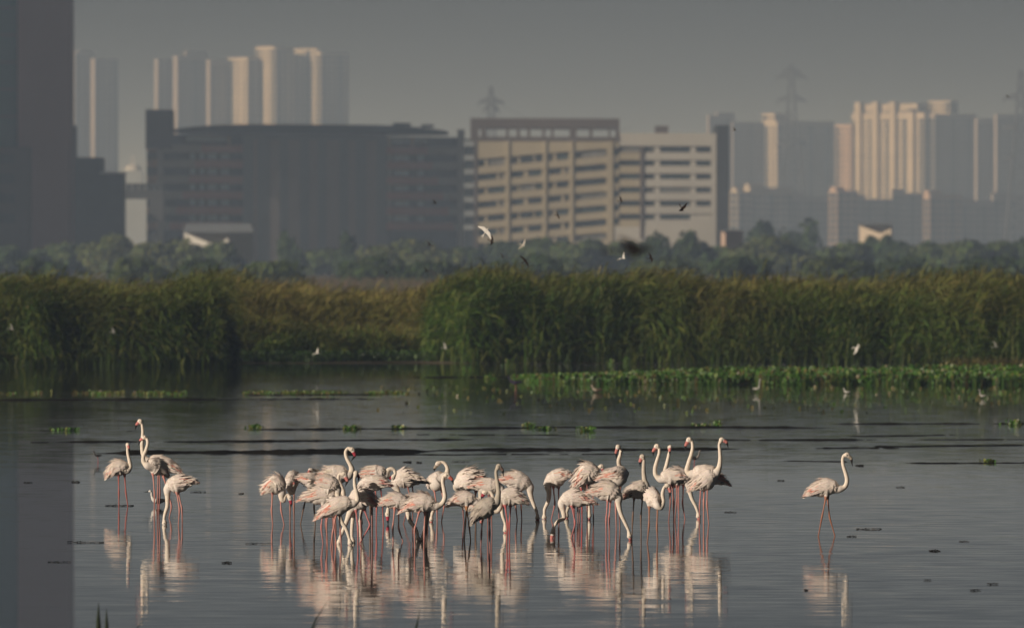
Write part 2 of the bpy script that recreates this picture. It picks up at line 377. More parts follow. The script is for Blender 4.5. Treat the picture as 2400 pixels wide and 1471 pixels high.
# ---- office with the curved roof and the ribbed screen
D = 2400
r = empty('office_building', P(700, 600, D)); tag(r, 'long office with a curved dark roof and ribbed grey screen between red banded wings', 'building'); o = np.array(r.location); SHEAR[r] = .86
mb = MB(); panel(mb, D, 354, 572, 318, 640, 40, -1.0); sub(mb, 'wall', M_WIN, r, o)
mb = MB(); panel(mb, D, 905, 1086, 318, 640, 40, -1.0); sub(mb, 'wall', M_WIN, r, o)
mb = MB(); panel(mb, D, 352, 412, 261, 352, 16, .6); sub(mb, 'stair_block', M_BROWN, r, o)
mb = MB(); panel(mb, D, 378, 392, 352.1, 640, 3, .5); sub(mb, 'pier', M_GREY, r, o)
rows = [365, 400, 436, 472, 508]
for y in rows+[544]:
    mb = MB(); panel(mb, D, 354.5, 377.9, y-22, y-5, 1.2, .3); sub(mb, 'spandrel', M_PINK, r, o)
    xs = 478-(y-365)*.4
    mb = MB(); panel(mb, D, 392.1, xs, y-23, y-5, 1.2, .3); sub(mb, 'spandrel', M_GREY, r, o)
    mb = MB(); panel(mb, D, xs+.05, 572, y-23, y-5, 1.2, .3); sub(mb, 'spandrel', M_RED, r, o)
    mb = MB(); panel(mb, D, 905, 1000+(y-365)*.35, y-23, y-5, 1.2, .3); sub(mb, 'spandrel', M_RED, r, o)
    mb = MB(); panel(mb, D, 1000.05+(y-365)*.35, 1070, y-23, y-5, 1.2, .3); sub(mb, 'spandrel', M_GREY, r, o)
    if y == 544: continue
    for a, b in ((452, 463), (474, 484), (492, 512), (522, 540)):
        mb = MB(); panel(mb, D, a, b, y-3, y+11, .3, -.55); sub(mb, 'pane', M_PANE, r, o)
    for a, b in ((357, 374), (396, 448), (544, 568)):
        mb = MB(); panel(mb, D, a, b, y-5, y+13, .4, -.62); sub(mb, 'window', M_WIN, r, o)
    for a, b, mt in ((921, 955, M_PANE), (976, 991, M_PANE), (996, 1066, M_WIN)):
        mb = MB(); panel(mb, D, a, b, y-3, y+11, .3, -.55); sub(mb, 'pane' if mt is M_PANE else 'window', mt, r, o)
    mb = MB(); panel(mb, D, 907, 916, y-5, y+13.8, .8, .2); sub(mb, 'pier', M_GREY, r, o)
for a, b in ((444, 540), (910, 1000)):          # top terrace with pale glazing
    mb = MB(); panel(mb, D, a, b, 322, 334, .4, -.5); sub(mb, 'clerestory', M_PANE, r, o)
for a in (541, 910, 964): 
    mb = MB(); panel(mb, D, a-4, a+4, 321, 341, 1.4, 1.0); sub(mb, 'vent', M_CREAM, r, o)
mb = MB(); panel(mb, D, 1070.1, 1087, 300, 640, 8, .6); sub(mb, 'pier', M_GREY, r, o)
# roof: a thin lens, thicker in the middle
mb = MB(); px = np.linspace(412.1, 1048, 24)
for x0, x1 in zip(px[:-1], px[1:]):
    def yt(x): t = (x-412)/636; return 291+14*(2*t-1)**4+3*(1-t)
    def yb(x): t = (x-412)/636; return yt(x)+4+20*max(0, 1-(2*t-1)**2)**.7
    slab4(mb, D, [(x0, yb(x0)), (x1, yb(x1)), (x1, yt(x1)), (x0, yt(x0))], 46, 9)
sub(mb, 'roof', M_DARK, r, o)
mb = MB(); panel(mb, D, 918, 960, 285, 292, 6, -4); panel(mb, D, 985, 1014, 288, 295, 6, -4); sub(mb, 'roof_plant', M_DARK, r, o)
# curved screen: upright panels on an arc, with paler fins
N = 15; pxs = np.linspace(571, 905, N+1)
def dep(x): t = (x-571)/334*2-1; return -2.5*(1-t*t)
for k in range(N):
    mb = MB(); a, b = pxs[k], pxs[k+1]; q = []
    for x, dy in ((a, dep(a)), (b, dep(b)), (b, dep(b)+2), (a, dep(a)+2)): q.append(((x-1200)/F*D, D+dy))
    z1 = CH-(316-HZ)/F*D
    mb.hexa([(x, y, 0) for x, y in q], [(x, y, z1) for x, y in q]); sub(mb, 'screen_panel', M_MESH, r, o)
for k, w in ((1, 9), (3, 22), (5, 26), (7, 20), (9, 30), (11, 18), (13, 24)):
    x = pxs[k]+8; mb = MB(); q = []
    for xx, dy in ((x-w/2, dep(x-w/2)-.7), (x+w/2, dep(x+w/2)-.7), (x+w/2, dep(x+w/2)-.05), (x-w/2, dep(x-w/2)-.05)): q.append(((xx-1200)/F*D, D+dy))
    mb.hexa([(x_, y_, 0) for x_, y_ in q], [(x_, y_, z1-1.2) for x_, y_ in q]); sub(mb, 'fin', M_FIN, r, o)

# ---- beige office with slanted window ribbons
D = 2330
r = empty('office_building', P(1400, 600, D)); tag(r, 'beige office with slanting window ribbons under a brown open roof terrace', 'building'); o = np.array(r.location); SHEAR[r] = .25
mb = MB(); panel(mb, D, 1087.1, 1680, 326, 640, 40, -.9); sub(mb, 'wall', M_WIN, r, o)
# roof terrace frame: slab, columns, openings through which the sky shows
mb = MB(); panel(mb, D, 1103, 1452, 278, 301, 26, .5); sub(mb, 'terrace_roof', M_BROWN, r, o)
cols = [(1103,1122),(1128,1139),(1186,1193),(1211,1219),(1236,1243),(1271,1278),(1291,1298),(1335,1351),(1381,1389),(1426,1431),(1443,1452)]
for a, b in cols:
    mb = MB(); panel(mb, D, a, b, 301.05, 321, 2, .4); sub(mb, 'column', M_BROWN, r, o)
mb = MB(); panel(mb, D, 1103, 1452, 321.05, 331, 26, .5); sub(mb, 'parapet', M_BROWN, r, o)
# narrow end bay
for k in range(7):
    y = 350+k*32.5
    mb = MB(); panel(mb, D, 1088, 1111, y-18, y-6, 1.2, .3); sub(mb, 'spandrel', M_MESH, r, o)
    mb = MB(); panel(mb, D, 1090, 1109, y-5, y+13, .4, -.5); sub(mb, 'window', M_WIN, r, o)
mb = MB(); panel(mb, D, 1111.1, 1117, 331.1, 640, 1.6, .5); sub(mb, 'pier', M_BROWN, r, o)
# slanted part 1117..1450
def sl_y(x, y): return y-(x-1117)*.085
mb = MB(); slab4(mb, D, [(1117.1, 374), (1450, sl_y(1450, 374)), (1450, 331.2), (1117.1, 331.2)], 1.3, .3); sub(mb, 'wall_band', M_BEIGE, r, o)
for k in range(7):
    y0 = 392+k*32.3
    mb = MB(); slab4(mb, D, [(1117.1, y0+17), (1450, sl_y(1450, y0+17)), (1450, sl_y(1450, y0)), (1117.1, y0)], 1.3, .3); sub(mb, 'spandrel', M_BEIGE, r, o)
    ya = y0-18
    spans = [(1122,1136),(1143,1184),(1197,1214),(1219,1250),(1254,1272),(1285,1296),(1304,1333),(1347,1418)] if k % 2 == 0 else [(1122,1164),(1170,1183),(1200,1227),(1238,1270),(1286,1315),(1323,1334),(1347,1418)]
    for a, b in spans:
        mb = MB(); slab4(mb, D, [(a, sl_y(a, ya+17)), (b, sl_y(b, ya+17)), (b, sl_y(b, ya+1)), (a, sl_y(a, ya+1))], .5, -.45); sub(mb, 'window', glass(), r, o)
    ends = [1117.2]+[v for s in spans for v in s]+[1420]
    for a, b in zip(ends[0::2], ends[1::2]):
        if b-a > 2.4:
            mb = MB(); slab4(mb, D, [(a+.3, sl_y(a, ya+17.9)), (b-.3, sl_y(b, ya+17.9)), (b-.3, sl_y(b, ya+.1)), (a+.3, sl_y(a, ya+.1))], 1, -.15); sub(mb, 'mullion', M_BEIGE, r, o)
for x in (1190, 1277, 1340):
    mb = MB(); panel(mb, D, x-3.5, x+3.5, 331.3, 620, 1, .6); sub(mb, 'pier', M_BEIGE, r, o)
mb = MB(); panel(mb, D, 1421, 1437, 331.3, 640, 1, .62); sub(mb, 'pier', M_BEIGE, r, o)
# straight part 1450..1680
mb = MB(); panel(mb, D, 1452.1, 1680, 312, 342, 40, .35); sub(mb, 'wall_band', M_GREY, r, o)
for k in range(6):
    y = 344+k*31.5
    mb = MB(); panel(mb, D, 1452.1, 1500, y+13, y+30.9, 1.3, .3); sub(mb, 'spandrel', M_BEIGE, r, o)
    mb = MB(); panel(mb, D, 1508, 1680, y+13, y+30.9, 1.3, .3); sub(mb, 'spandrel', M_GREY, r, o)
    for a, b in (((1441,1451),(1456,1499),(1512,1534),(1548,1618)) + (((1633,1667),) if k < 5 else ())):
        mb = MB(); panel(mb, D, a, b, y-1, y+12.5-WR.choice((0, 0, 1.5, 3)), .5, -.45); sub(mb, 'window', glass(), r, o)
    for a, b in ((1535, 1547), (1619, 1632)) + (((1633, 1667),) if k == 5 else ()):
        mb = MB(); panel(mb, D, a, b, y-1.9, y+12.9, 1, -.1); sub(mb, 'mullion', M_GREY, r, o)
    mb = MB(); panel(mb, D, 1668, 1680, y-1.9, y+12.9, 1.2, .25); sub(mb, 'mullion', M_GREY, r, o)
mb = MB(); panel(mb, D, 1500.1, 1507.9, 342.2, 560, 1.4, .6); sub(mb, 'pier', M_BROWN, r, o)
mb = MB(); panel(mb, D, 1438, 1680, 531.5, 640, 1.4, .4); sub(mb, 'plinth', M_GREY, r, o)
mb = MB(); panel(mb, D, 1537, 1568, 294, 311.9, 8, -6); sub(mb, 'roof_hut', M_BROWN, r, o)
mb = MB(); panel(mb, D, 1680.1, 1711, 292, 640, 34, .2); sub(mb, 'stair_shaft', M_DARK, r, o)

# ---- low buildings by the trees
def hut(label, D, x0, x1, yr, yt, yb, mat, lit=None):
    r = empty('low_building', P((x0+x1)/2, yb, D)); tag(r, label, 'building'); o = np.array(r.location)
    mb = MB(); w = MB(); corner_block(mb, w, D, x0, x0+(x1-x0)*.12 if lit is None else lit, x1, yt, wl=False, wr=False); sub(mb, 'wall', mat, r, o)
    mb = MB(); slab4(mb, D, [(x0-4, yt-.2), (x1+4, yt-.2), (x1-3, yr), (x0+4, yr)], 12, 2.2); sub(mb, 'roof', M_SLATE, r, o)
    return r
hut('small pale house with a grey hipped roof before the red banded wing', 1900, 432, 592, 524, 545, 640, M_GREY, 535)
hut('small pinkish hut with a sunlit end at the foot of the blue stair shaft', 1900, 1690, 1742, 538, 541, 640, M_PINK, 1700)
hut('low sunlit cream shed under the finned tower', 2600, 2014, 2092, 522, 526, 640, M_CREAM, 2088)

# ---- lattice pylons
def pylon(label, px, ytop, D, arms, base=40, waist=13, n=9):
    r = empty('lattice_pylon', (float((px-1200)/F*D), D, 0)); tag(r, label, 'pylon'); m = MB()
    Ht = CH+(HZ-ytop)/F*D; s = D/F
    def half(t): return (base+(waist-base)*min(1, t/.62))*s if t < .62 else (waist*(1-(t-.62)/.38*.8))*s
    ts = [0, .13, .25, .36, .46, .55, .62, .70, .78, .86, .93, 1.0]
    w = .5
    for t0, t1 in zip(ts[:-1], ts[1:]):
        a, b = half(t0), half(t1); z0, z1 = Ht*t0, Ht*t1
        A = [(-a,-a,z0),(a,-a,z0),(a,a,z0),(-a,a,z0)]; B = [(-b,-b,z1),(b,-b,z1),(b,b,z1),(-b,b,z1)]
        for k in range(4):
            m.bar(A[k], B[k], w*1.3); m.bar(A[k], B[(k+1)%4], w*.8); m.bar(A[(k+1)%4], B[k], w*.8); m.bar(B[k], B[(k+1)%4], w*.8)
    m.build('mast', M_STEEL, r)
    for ya, hw in arms:
        m = MB(); z = CH+(HZ-ya)/F*D; L = hw*s; h = half(z/Ht)
        for sx in (-1, 1):
            m.bar((sx*h, -h, z), (sx*L, 0, z), w*1.7); m.bar((sx*h, h, z), (sx*L, 0, z), w*1.7); m.bar((sx*h, 0, z+12*s), (sx*L, 0, z), w*1.7)
            for q in (.25, .5, .75): m.bar((sx*(h+(L-h)*q), 0, z), (sx*(h+(L-h)*(q-.2)), 0, z+12*s*(1.2-q)), w)
            m.bar((sx*L, 0, z), (sx*L, 0, z-9*s), w)
        m.build('crossarm', M_STEEL, r)
    return r
pylon('tall lattice pylon before the sunlit face right of centre', 1855, 150, 5350, [(182, 36), (236, 34), (338, 34), (170, 22)], 42, 14)
pylon('distant pylon standing behind the roof terrace of the beige office', 1151, 204, 4600, [(241, 30), (258, 18)], 30, 13)
pylon('lattice pylon cut by the right edge of the photo', 2392, 165, 4700, [(232, 40), (300, 40), (372, 36)], 42, 15)
def wire(label, D, x0, y0, x1, y1, sag, group):
    m = MB(); pts = []
    for k in range(17):
        t = k/16; p = P(x0+(x1-x0)*t, y0+(y1-y0)*t+sag*4*t*(1-t), D); pts.append(p)
    for a, b in zip(pts[:-1], pts[1:]): m.bar(a, b, .16)
    tag(m.build('power_line', M_STEEL, origin=pts[0]), label, 'cable', group)
wire('thin power line sagging right from the distant pylon over the office roof', 4600, 1181, 250, 1480, 300, 30, 'power lines')
wire('thin power line between the two right pylons, upper one', 5600, 1889, 345, 2352, 309, 40, 'power lines')
wire('thin power line between the two right pylons, lower one', 5590, 1890, 455, 2420, 455, 8, 'power lines')
# ------------------------------------------------------------------ haze box
x0, x1, y0, y1, z0, z1 = -4300, 4300, -40, 16500, -1.5, 134
mb = MB(); mb.box(x0, x1, y0, y1, z0, z1)
hz = mb.build('haze', mat_haze()); tag(hz, kind='stuff')

# ------------------------------------------------------------------ far trees
def leaf_cloud(n, cx, cy, cz, rx, ry, rz, size, base, rng, lobes=14, flat=0.35):
    "many small leaf faces spread through an uneven crown of several lobes"
    L = rng.uniform(-1, 1, (lobes, 3))*np.array((.95, .95, .55)); L[:, 2] += .25-.45*L[:, 0]**2; R = rng.uniform(.38, .62, lobes)
    k = rng.integers(0, lobes, n); d = rng.normal(0, 1, (n, 3)); d /= np.linalg.norm(d, axis=1)[:, None]
    p = L[k]*.85+d*(R[k]*rng.uniform(.55, 1, n)**.5)[:, None]
    p = p*np.array((rx, ry, rz))+np.array((cx, cy, cz)); p[:, 2] = np.maximum(p[:, 2], .15)
    nrm = d+rng.normal(0, .5, (n, 3)); nrm[:, 2] += flat; nrm /= np.linalg.norm(nrm, axis=1)[:, None]
    u = np.cross(nrm, rng.normal(0, 1, (n, 3))); u /= np.linalg.norm(u, axis=1)[:, None]; v = np.cross(nrm, u)
    s = size*rng.uniform(.6, 1.4, n)[:, None]
    V = np.stack([p-u*s, p-v*s*.6, p+u*s, p+v*s*.6], 1)
    c = np.array(base)[None]*rng.uniform(.8, 1.2, n)[:, None]*rng.uniform(.8, 1.2, lobes)[k][:, None]
    c[:, 0] *= rng.uniform(.85, 1.25, n)
    i = np.arange(n)*4
    return V.reshape(-1, 3), np.stack([i, i+1, i+2, i+3], -1), np.repeat(c, 4, 0)
def tree(label, D, cx, hw, ytop, ybot, base, seed, name='acacia_tree', cat='tree', group='scrub trees beyond the reeds', n=1500):
    D = D*1.22 if D < 1700 else D
    rng = np.random.default_rng(seed); s = D/F
    x = (cx-1200)*s; zt = CH+(HZ-ytop)*s; zb = .1; R = hw*s
    r = empty(name, (float(x), D, .1)); tag(r, label, cat, group)
    org = np.array((x, D, .1)); m = MB()
    zc = zb+(zt-zb)*.45
    for k in range(4):
        a = rng.uniform(0, 6.28); tip = (x+math.cos(a)*R*.5, D+math.sin(a)*R*.5, zc+(zt-zc)*.4)
        mid = (x+math.cos(a)*R*.14, D+math.sin(a)*R*.14, zb+(zt-zb)*.3)
        m.bar((x+.1*k, D, 0), mid, .32); m.bar(mid, tip, .18)
    sub(m, 'trunk', M_BARK, r, org)
    V, f, c = leaf_cloud(n, x, D, zc, R*.85, R*.7, (zt-zc)*.98, .5*D/1500, base, rng)
    big_mesh('crown', V-org, [f], M_TREE, r, col=c)
G1 = (0.075, 0.115, 0.03); G2 = (0.045, 0.08, 0.025); G3 = (0.10, 0.13, 0.04)
T = [ # label, D, cx, half width, top row, colour
 ('dark low scrub at the far left edge under the black tower',1500,20,90,578,G2),
 ('rounded green tree under the stepped dark block',1550,150,80,568,G1),
 ('broad sunlit acacia crown under the skybridge gap',1500,262,78,556,G3),
 ('wide flat crowned acacia below the left red banded wing',1450,400,105,563,G3),
 ('acacia with a sloping crown in front of the pale hipped house',1480,505,70,572,G1),
 ('small dark round bush left of the ribbed screen centre',1600,688,32,573,G2),
 ('dark tree standing against the foot of the ribbed screen',1900,806,24,541,G2),
 ('pointed dark tree at the left foot of the ribbed screen',1900,672,22,548,G2),
 ('hazy low thicket below the middle of the ribbed screen',1650,770,85,584,G1),
 ('broad olive acacia below the right red banded wing',1480,955,120,566,G3),
 ('darker thicket right of the broad olive acacia',1560,1085,70,582,G2),
 ('bluish crown below the narrow end bay of the beige office',1620,1190,85,571,G2),
 ('green acacia below the slanted windows of the beige office',1560,1290,80,561,G1),
 ('round acacia crown beneath the pier of the beige office',1500,1395,75,557,G1),
 ('hazy crown behind the blurred dark bird',1560,1480,70,566,G1),
 ('dark dome shaped tree at the foot of the straight grey facade',1700,1535,38,546,G2),
 ('dark tree close to the grey facade right corner',1700,1622,48,545,G2),
 ('wide acacia spreading below the blue stair shaft',1500,1640,100,567,G1),
 ('tall dark tree behind the crowns left of the tallest pylon',2200,1783,34,515,G2),
 ('smaller dark tree hugging the base of the tallest pylon',2200,1880,56,524,G2),
 ('broad green acacia in front of the low lit blocks',1450,1810,115,552,G3),
 ('hazy acacia below the peach tower',1500,1960,85,568,G1),
 ('dark tree beside the low sunlit cream shed',1900,2062,36,537,G2),
 ('bluish green crown below the finned tower',1550,2075,75,562,G2),
 ('hazy crown below the coral lit block end',1500,2190,75,570,G1),
 ('wide dim acacia under the right mauve blocks',1480,2300,95,558,G1),
 ('dim scrub at the far right edge beyond the reeds',1500,2405,80,564,G2),
]
for k, (lb, D, cx, hw, yt, base) in enumerate(T):
    tree(lb, D, cx, hw, yt, 636, base, 100+k, n=3000 if hw > 60 else 1300)
S = [('grey green shrub beyond the left reed bed',1050,90,70,602,G2),('dry shrub beyond the left reed bed tuft',1050,330,80,606,G1),
 ('low shrub behind the tallest left reeds',1000,470,60,610,G2),('wide low thicket behind the reed gap',1000,640,95,612,G1),
 ('dark shrub behind the middle of the reed gap',1100,900,110,603,G2),('dark low thicket at the left end of the right reed bed',1050,1040,80,605,G2),
 ('low bluish scrub behind the central reeds',1050,1250,110,601,G2),('olive scrub right of the blurred dark bird',1050,1560,90,604,G1),
 ('low scrub behind the brown reed plumes',1050,1740,90,600,G2),('dim scrub behind the right reed crest',1050,1960,100,602,G1),
 ('dark scrub behind the right end of the reeds',1050,2140,90,598,G2),('darkest scrub strip near the right photo edge',1050,2330,95,596,G2)]
for k, (lb, D, cx, hw, yt, base) in enumerate(S):
    tree(lb, D, cx, hw, yt, 645, base, 300+k, 'thorn_shrub', 'shrub', 'low shrubs behind the reeds', n=1500)
# dry marsh grass between the reeds and the trees
def far_grass():
    rng = np.random.default_rng(5); n = 22000
    y = 500+rng.uniform(0, 1, n)**1.6*900; x = rng.uniform(-1, 1, n)*(y*.056+4)
    h = rng.uniform(.5, 1.2, n)*(1+.5*np.sin(x*.09+y*.013)); w = rng.uniform(.25, .6, n)
    lean = rng.uniform(-.2, .5, n)
    b = np.stack([x, y, np.full(n, .1)], -1)
    V = np.stack([b-np.array((1,0,0))*w[:,None]/2, b+np.array((1,0,0))*w[:,None]/2, b+np.stack([lean, 0*x, h], -1)], 1)
    pal = np.array([(0.13,0.105,0.055),(0.09,0.095,0.04),(0.17,0.12,0.08)])
    c = pal[rng.integers(0,3,n)]*rng.uniform(.7,1.25,n)[:,None]
    i = np.arange(n)*3
    tag(big_mesh('marsh_grass', V.reshape(-1,3), [np.stack([i,i+1,i+2],-1)], M_REED, col=np.repeat(c,3,0)), 'dry brown grass covering the marsh beyond the reeds', 'grass', kind='stuff')
far_grass()

# ------------------------------------------------------------------ reeds
def blades(base, az, el, ln, wd, droop, colr, rng, tipc=None):
    "curved tapering leaves: base (n,3), azimuth, elevation, length, width, droop"
    n = len(base)
    d = np.stack([np.cos(az)*np.cos(el), np.sin(az)*np.cos(el), np.sin(el)], -1)
    side = np.stack([-np.sin(az), np.cos(az), 0*az], -1)
    tw = rng.uniform(-.9, .9, n)[:, None]
    up = np.cross(side, d); sd = side*np.cos(tw)+up*np.sin(tw)
    out = []; cc = []
    for t, wf in ((0, .55), (.38, 1.0), (.72, .75), (1.0, .06)):
        p = base+d*(ln*t)[:, None]; p[:, 2] -= droop*ln*t*t
        out += [p-sd*(wd*wf/2)[:, None], p+sd*(wd*wf/2)[:, None]]
        c = colr if tipc is None else colr*(1-t)+tipc*t
        cc += [c, c]
    V = np.stack(out, 1).reshape(-1, 3); C = np.stack(cc, 1).reshape(-1, 3)
    i = (np.arange(n)*8)[:, None]
    f = np.concatenate([i+np.array((0,1,3,2)), i+np.array((2,3,5,4)), i+np.array((4,5,7,6))])
    return V, f, C
def nz(x, seed, sc=1.0):
    r = np.random.default_rng(seed); ph = r.uniform(0, 6.28, 6); fr = np.array((.23, .51, .97, 1.7, 2.9, 4.6))/sc; am = np.array((1, .8, .6, .5, .35, .25))
    return sum(a*np.sin(x*f+p) for a, f, p in zip(am, fr, ph))/2.2
def reed_bed(name, label, x0, x1, front, height, depth, n, pal, dry, seed, wind=.55, lw=(.02,.05)):
    rng = np.random.default_rng(seed)
    x = rng.uniform(x0, x1, n); u = rng.uniform(0, 1, n)
    y = front(x)+nz(x, seed+3)*.5+np.where(u < .62, rng.uniform(0, 1, n)**1.5*3.0, 3+rng.uniform(0, 1, n)**1.5*depth)
    H = .92*height(x)*(.78+.22*np.clip((y-front(x))/3.2, 0, 1))*(1+.10*nz(x*1.7+y*.8, seed+1)+.08*nz(x*.6, seed+2)+.05*nz(x*4.1, seed+4)+rng.normal(0, .05, n))
    back = np.clip((y-front(x)-2)/6, 0, 1)
    hf = np.where(u < .62, rng.uniform(.06, 1, n)**.75, rng.uniform(.72, 1.0, n))
    base = np.stack([x, y, H*hf*.93], -1)
    ln = rng.uniform(.5, 1.05, n)*np.clip(H/3, .45, 1.1)
    cl_ = nz(x*2.6+hf*5, seed+5)+nz(y*3+hf*7, seed+6); az = np.where(rng.uniform(0, 1, n) < .8, rng.normal(-.45, .55, n)+.7*cl_, rng.uniform(0, 6.28, n))
    el = np.clip(.80+.35*nz(x*3.1+y, seed+7)+rng.normal(0, .28, n)-.35*(1-hf), .1, 1.5); droop = rng.uniform(.35, 1.3, n)*wind*1.5
    wd = rng.uniform(*lw, n)*1.15
    k = rng.integers(0, len(pal), n); patch = nz(x*.9+y*.35, seed+9)
    c = np.array(pal)[k]*rng.uniform(.65, 1.35, n)[:, None]*np.clip(1+.38*nz(x*1.6+y*.6+hf*2, seed+12), .45, 1.6)[:, None]
    dm = np.clip(dry(x)*(.35+.65*hf**2)+.14*np.clip((hf-.7)/.3, 0, 1)+.28*patch*hf+rng.normal(0, .12, n)+.25*back, 0, 1)[:, None]
    straw = np.array([(0.27,0.24,0.075),(0.24,0.225,0.065),(0.29,0.215,0.085)])[rng.integers(0,3,n)]*rng.uniform(.7,1.25,n)[:,None]
    c = c*(1-dm)+straw*dm
    V1, f1, C1 = blades(base, az, el, ln, wd, droop, c, rng, c*1.1)
    # upright stems
    m = n//12; xs = rng.uniform(x0, x1, m); ys = front(xs)+nz(xs, seed+3)*.5+rng.uniform(0, 3, m)
    Hs = .9*height(xs)*rng.uniform(.6, .95, m)
    bs = np.stack([xs, ys, np.full(m, -.1)], -1)
    cs = np.array(pal)[rng.integers(0, len(pal), m)]*rng.uniform(.5, 1.1, m)[:, None]
    V2, f2, C2 = blades(bs, rng.normal(0, .7, m), rng.uniform(1.35, 1.56, m), Hs, rng.uniform(.02, .045, m), rng.uniform(0, .12, m), cs, rng)
    V = np.concatenate([V1, V2]); f = np.concatenate([f1, f2+len(V1)]); C = np.concatenate([C1, C2])
    return tag(big_mesh(name, V, [f], M_REED, col=C), label, 'reeds', kind='stuff')
PG = [(0.060,0.12,0.020),(0.085,0.145,0.028),(0.045,0.095,0.018),(0.14,0.165,0.042)]
PY = [(0.16,0.175,0.045),(0.21,0.195,0.06),(0.12,0.15,0.035)]
def wx(px, d=376): return (px-1200)/F*d
IN = np.interp
reed_bed('reed_bed', 'tall dark green reeds massed along the left shore with a drooping tuft', -24, wx(552), lambda x: IN(x, [-24, wx(0), wx(300), wx(470), wx(530), wx(552)], [373, 372, 371.5, 372, 372.5, 374]),
         lambda x: IN(x, [-24, wx(150), wx(330), wx(420), wx(492), wx(530), wx(556)], [3.25, 3.25, 3.0, 3.4, 3.35, 2.2, 1.2]), 60, 52000, PG, lambda x: .14+0*x, 21)
reed_bed('reed_bed', 'tall green reeds bending in the wind along the middle and right shore', wx(985), 26, lambda x: IN(x, [wx(985), wx(1080), wx(1500), wx(2100), 26], [386, 381, 381, 377, 372]),
         lambda x: IN(x, [wx(985), wx(1060), wx(1200), wx(1500), wx(1700), wx(2000), wx(2200), 26], [2.5, 3.25, 3.5, 3.45, 3.35, 3.3, 3.45, 3.4]), 60, 84000, PG, lambda x: IN(x, [wx(1000), wx(1500), wx(1700), wx(2000), wx(2300)], [.0, .04, .2, .1, .06]), 22)
reed_bed('reed_bed', 'yellowish dry reeds set back in the gap between the two green beds', wx(470, 425), wx(1120, 425), lambda x: IN(x, [wx(500, 425), wx(760, 425), wx(1080, 425)], [416, 412, 408]),
         lambda x: IN(x, [wx(520, 425), wx(700, 425), wx(850, 425), wx(1050, 425)], [3.0, 2.7, 2.55, 2.9]), 70, 42000, PY, lambda x: .36+0*x, 23, wind=.35)
reed_bed('reed_clump', 'low dark clump of drooping reeds in front of the dry gap', wx(575), wx(812), lambda x: 388-((x-wx(692))/1.9)**2*3,
         lambda x: np.maximum(.5, 1.35-((x-wx(690))/1.9)**2*.75), 4, 5500, PG, lambda x: 0*x, 24, wind=.9)
reed_bed('reed_slope', 'sloping band of mixed green and straw reeds rising behind the low clump', wx(520, 402), wx(1060, 402), lambda x: 396+0*x,
         lambda x: IN(x, [wx(520, 402), wx(600, 402), wx(800, 402), wx(990, 402), wx(1060, 402)], [2.3, 1.7, 1.25, 1.6, 2.6])*(1+.12*nz(x*2, 4)), 14, 17000, PY+PG[:2], lambda x: .25+0*x, 25, wind=.4)

# ------------------------------------------------------------------ water hyacinth
def hyacinth(name, label, x, y, hmax, seed, pal, size=(.035,.075)):
    "rounded leaves held up on stalks: one fan of six corners per leaf, one thin stalk"
    rng = np.random.default_rng(seed); n = len(x)
    z = hmax*rng.uniform(.15, 1, n)
    nr = np.stack([rng.normal(-.15, .55, n), rng.normal(-.35, .55, n), np.abs(rng.normal(.5, .4, n))+.08], -1); nr /= np.linalg.norm(nr, axis=1)[:, None]
    u = np.cross(nr, np.array((0.3, .2, 1.0))); u /= np.linalg.norm(u, axis=1)[:, None]; v = np.cross(nr, u)
    s = rng.uniform(*size, n)[:, None]; p = np.stack([x, y, z], -1)
    ring = []
    for a in range(6):
        t = a*math.pi/3; k = .62 if a == 3 else 1.0
        ring.append(p+u*s*math.cos(t)*k+v*s*math.sin(t)+nr*s*.18*(1 if a % 2 else .6))
    V = np.stack([p]+ring, 1).reshape(-1, 3); i = (np.arange(n)*7)[:, None]
    f = np.concatenate([i+np.array((0, 1+a, 1+(a+1) % 6)) for a in range(6)])
    c = np.array(pal)[rng.integers(0, len(pal), n)]*rng.uniform(.6, 1.4, n)[:, None]; C = np.repeat(c, 7, 0)
    w = .012; q = np.stack([p-u*w, p+u*w, np.stack([x+rng.normal(0,.03,n)+w, y, 0*x-.02], -1), np.stack([x-w, y, 0*x-.02], -1)], 1).reshape(-1, 3)
    j = (np.arange(n)*4)[:, None]+len(V)
    return tag(big_mesh(name, np.concatenate([V, q]), [f, j+np.array((0,1,2,3))], M_LEAF, col=np.concatenate([C, np.repeat(c*.8, 4, 0)])), label, 'water plants', kind='stuff')
HP = [(0.055,0.145,0.018),(0.07,0.17,0.022),(0.04,0.105,0.016),(0.14,0.21,0.04),(0.055,0.145,0.018),(0.13,0.11,0.035)]
rng = np.random.default_rng(31); n = 42000
x = rng.uniform(0, 21, n); fr = IN(x, [0, 1.5, 4, 9, 21], [327, 322.5, 319.5, 318, 317]); bk = IN(x, [0, 1.5, 4, 9, 15, 21], [328, 328, 331, 335, 337, 340])
y = fr+(bk-fr)*rng.uniform(0, 1, n)+nz(x*2, 33)*.8
keep = rng.uniform(0, 1, n) < .7+.3*np.sin(x*1.3+nz(y, 8)*2)**2
hyacinth('hyacinth_mat', 'bright green water hyacinth mat floating before the right reeds', x[keep], y[keep], IN(x[keep], [0, 2, 8, 21], [.14, .26, .36, .42])*(1+.22*nz(x[keep]*3+y[keep], 61)), 32, HP)
n = 9000; x = rng.uniform(wx(-60, 385), wx(1120, 385), n); y = 383+rng.uniform(0, 1, n)*5+nz(x, 35)
k = rng.uniform(0, 1, n) < IN(x, [wx(400, 385), wx(560, 385), wx(960, 385), wx(1100, 385)], [.15, .8, 1, .25])
hyacinth('hyacinth_fringe', 'low dark green water hyacinth along the foot of the gap', x[k], y[k], .42, 36, [(0.035,0.075,0.018),(0.05,0.10,0.02)])
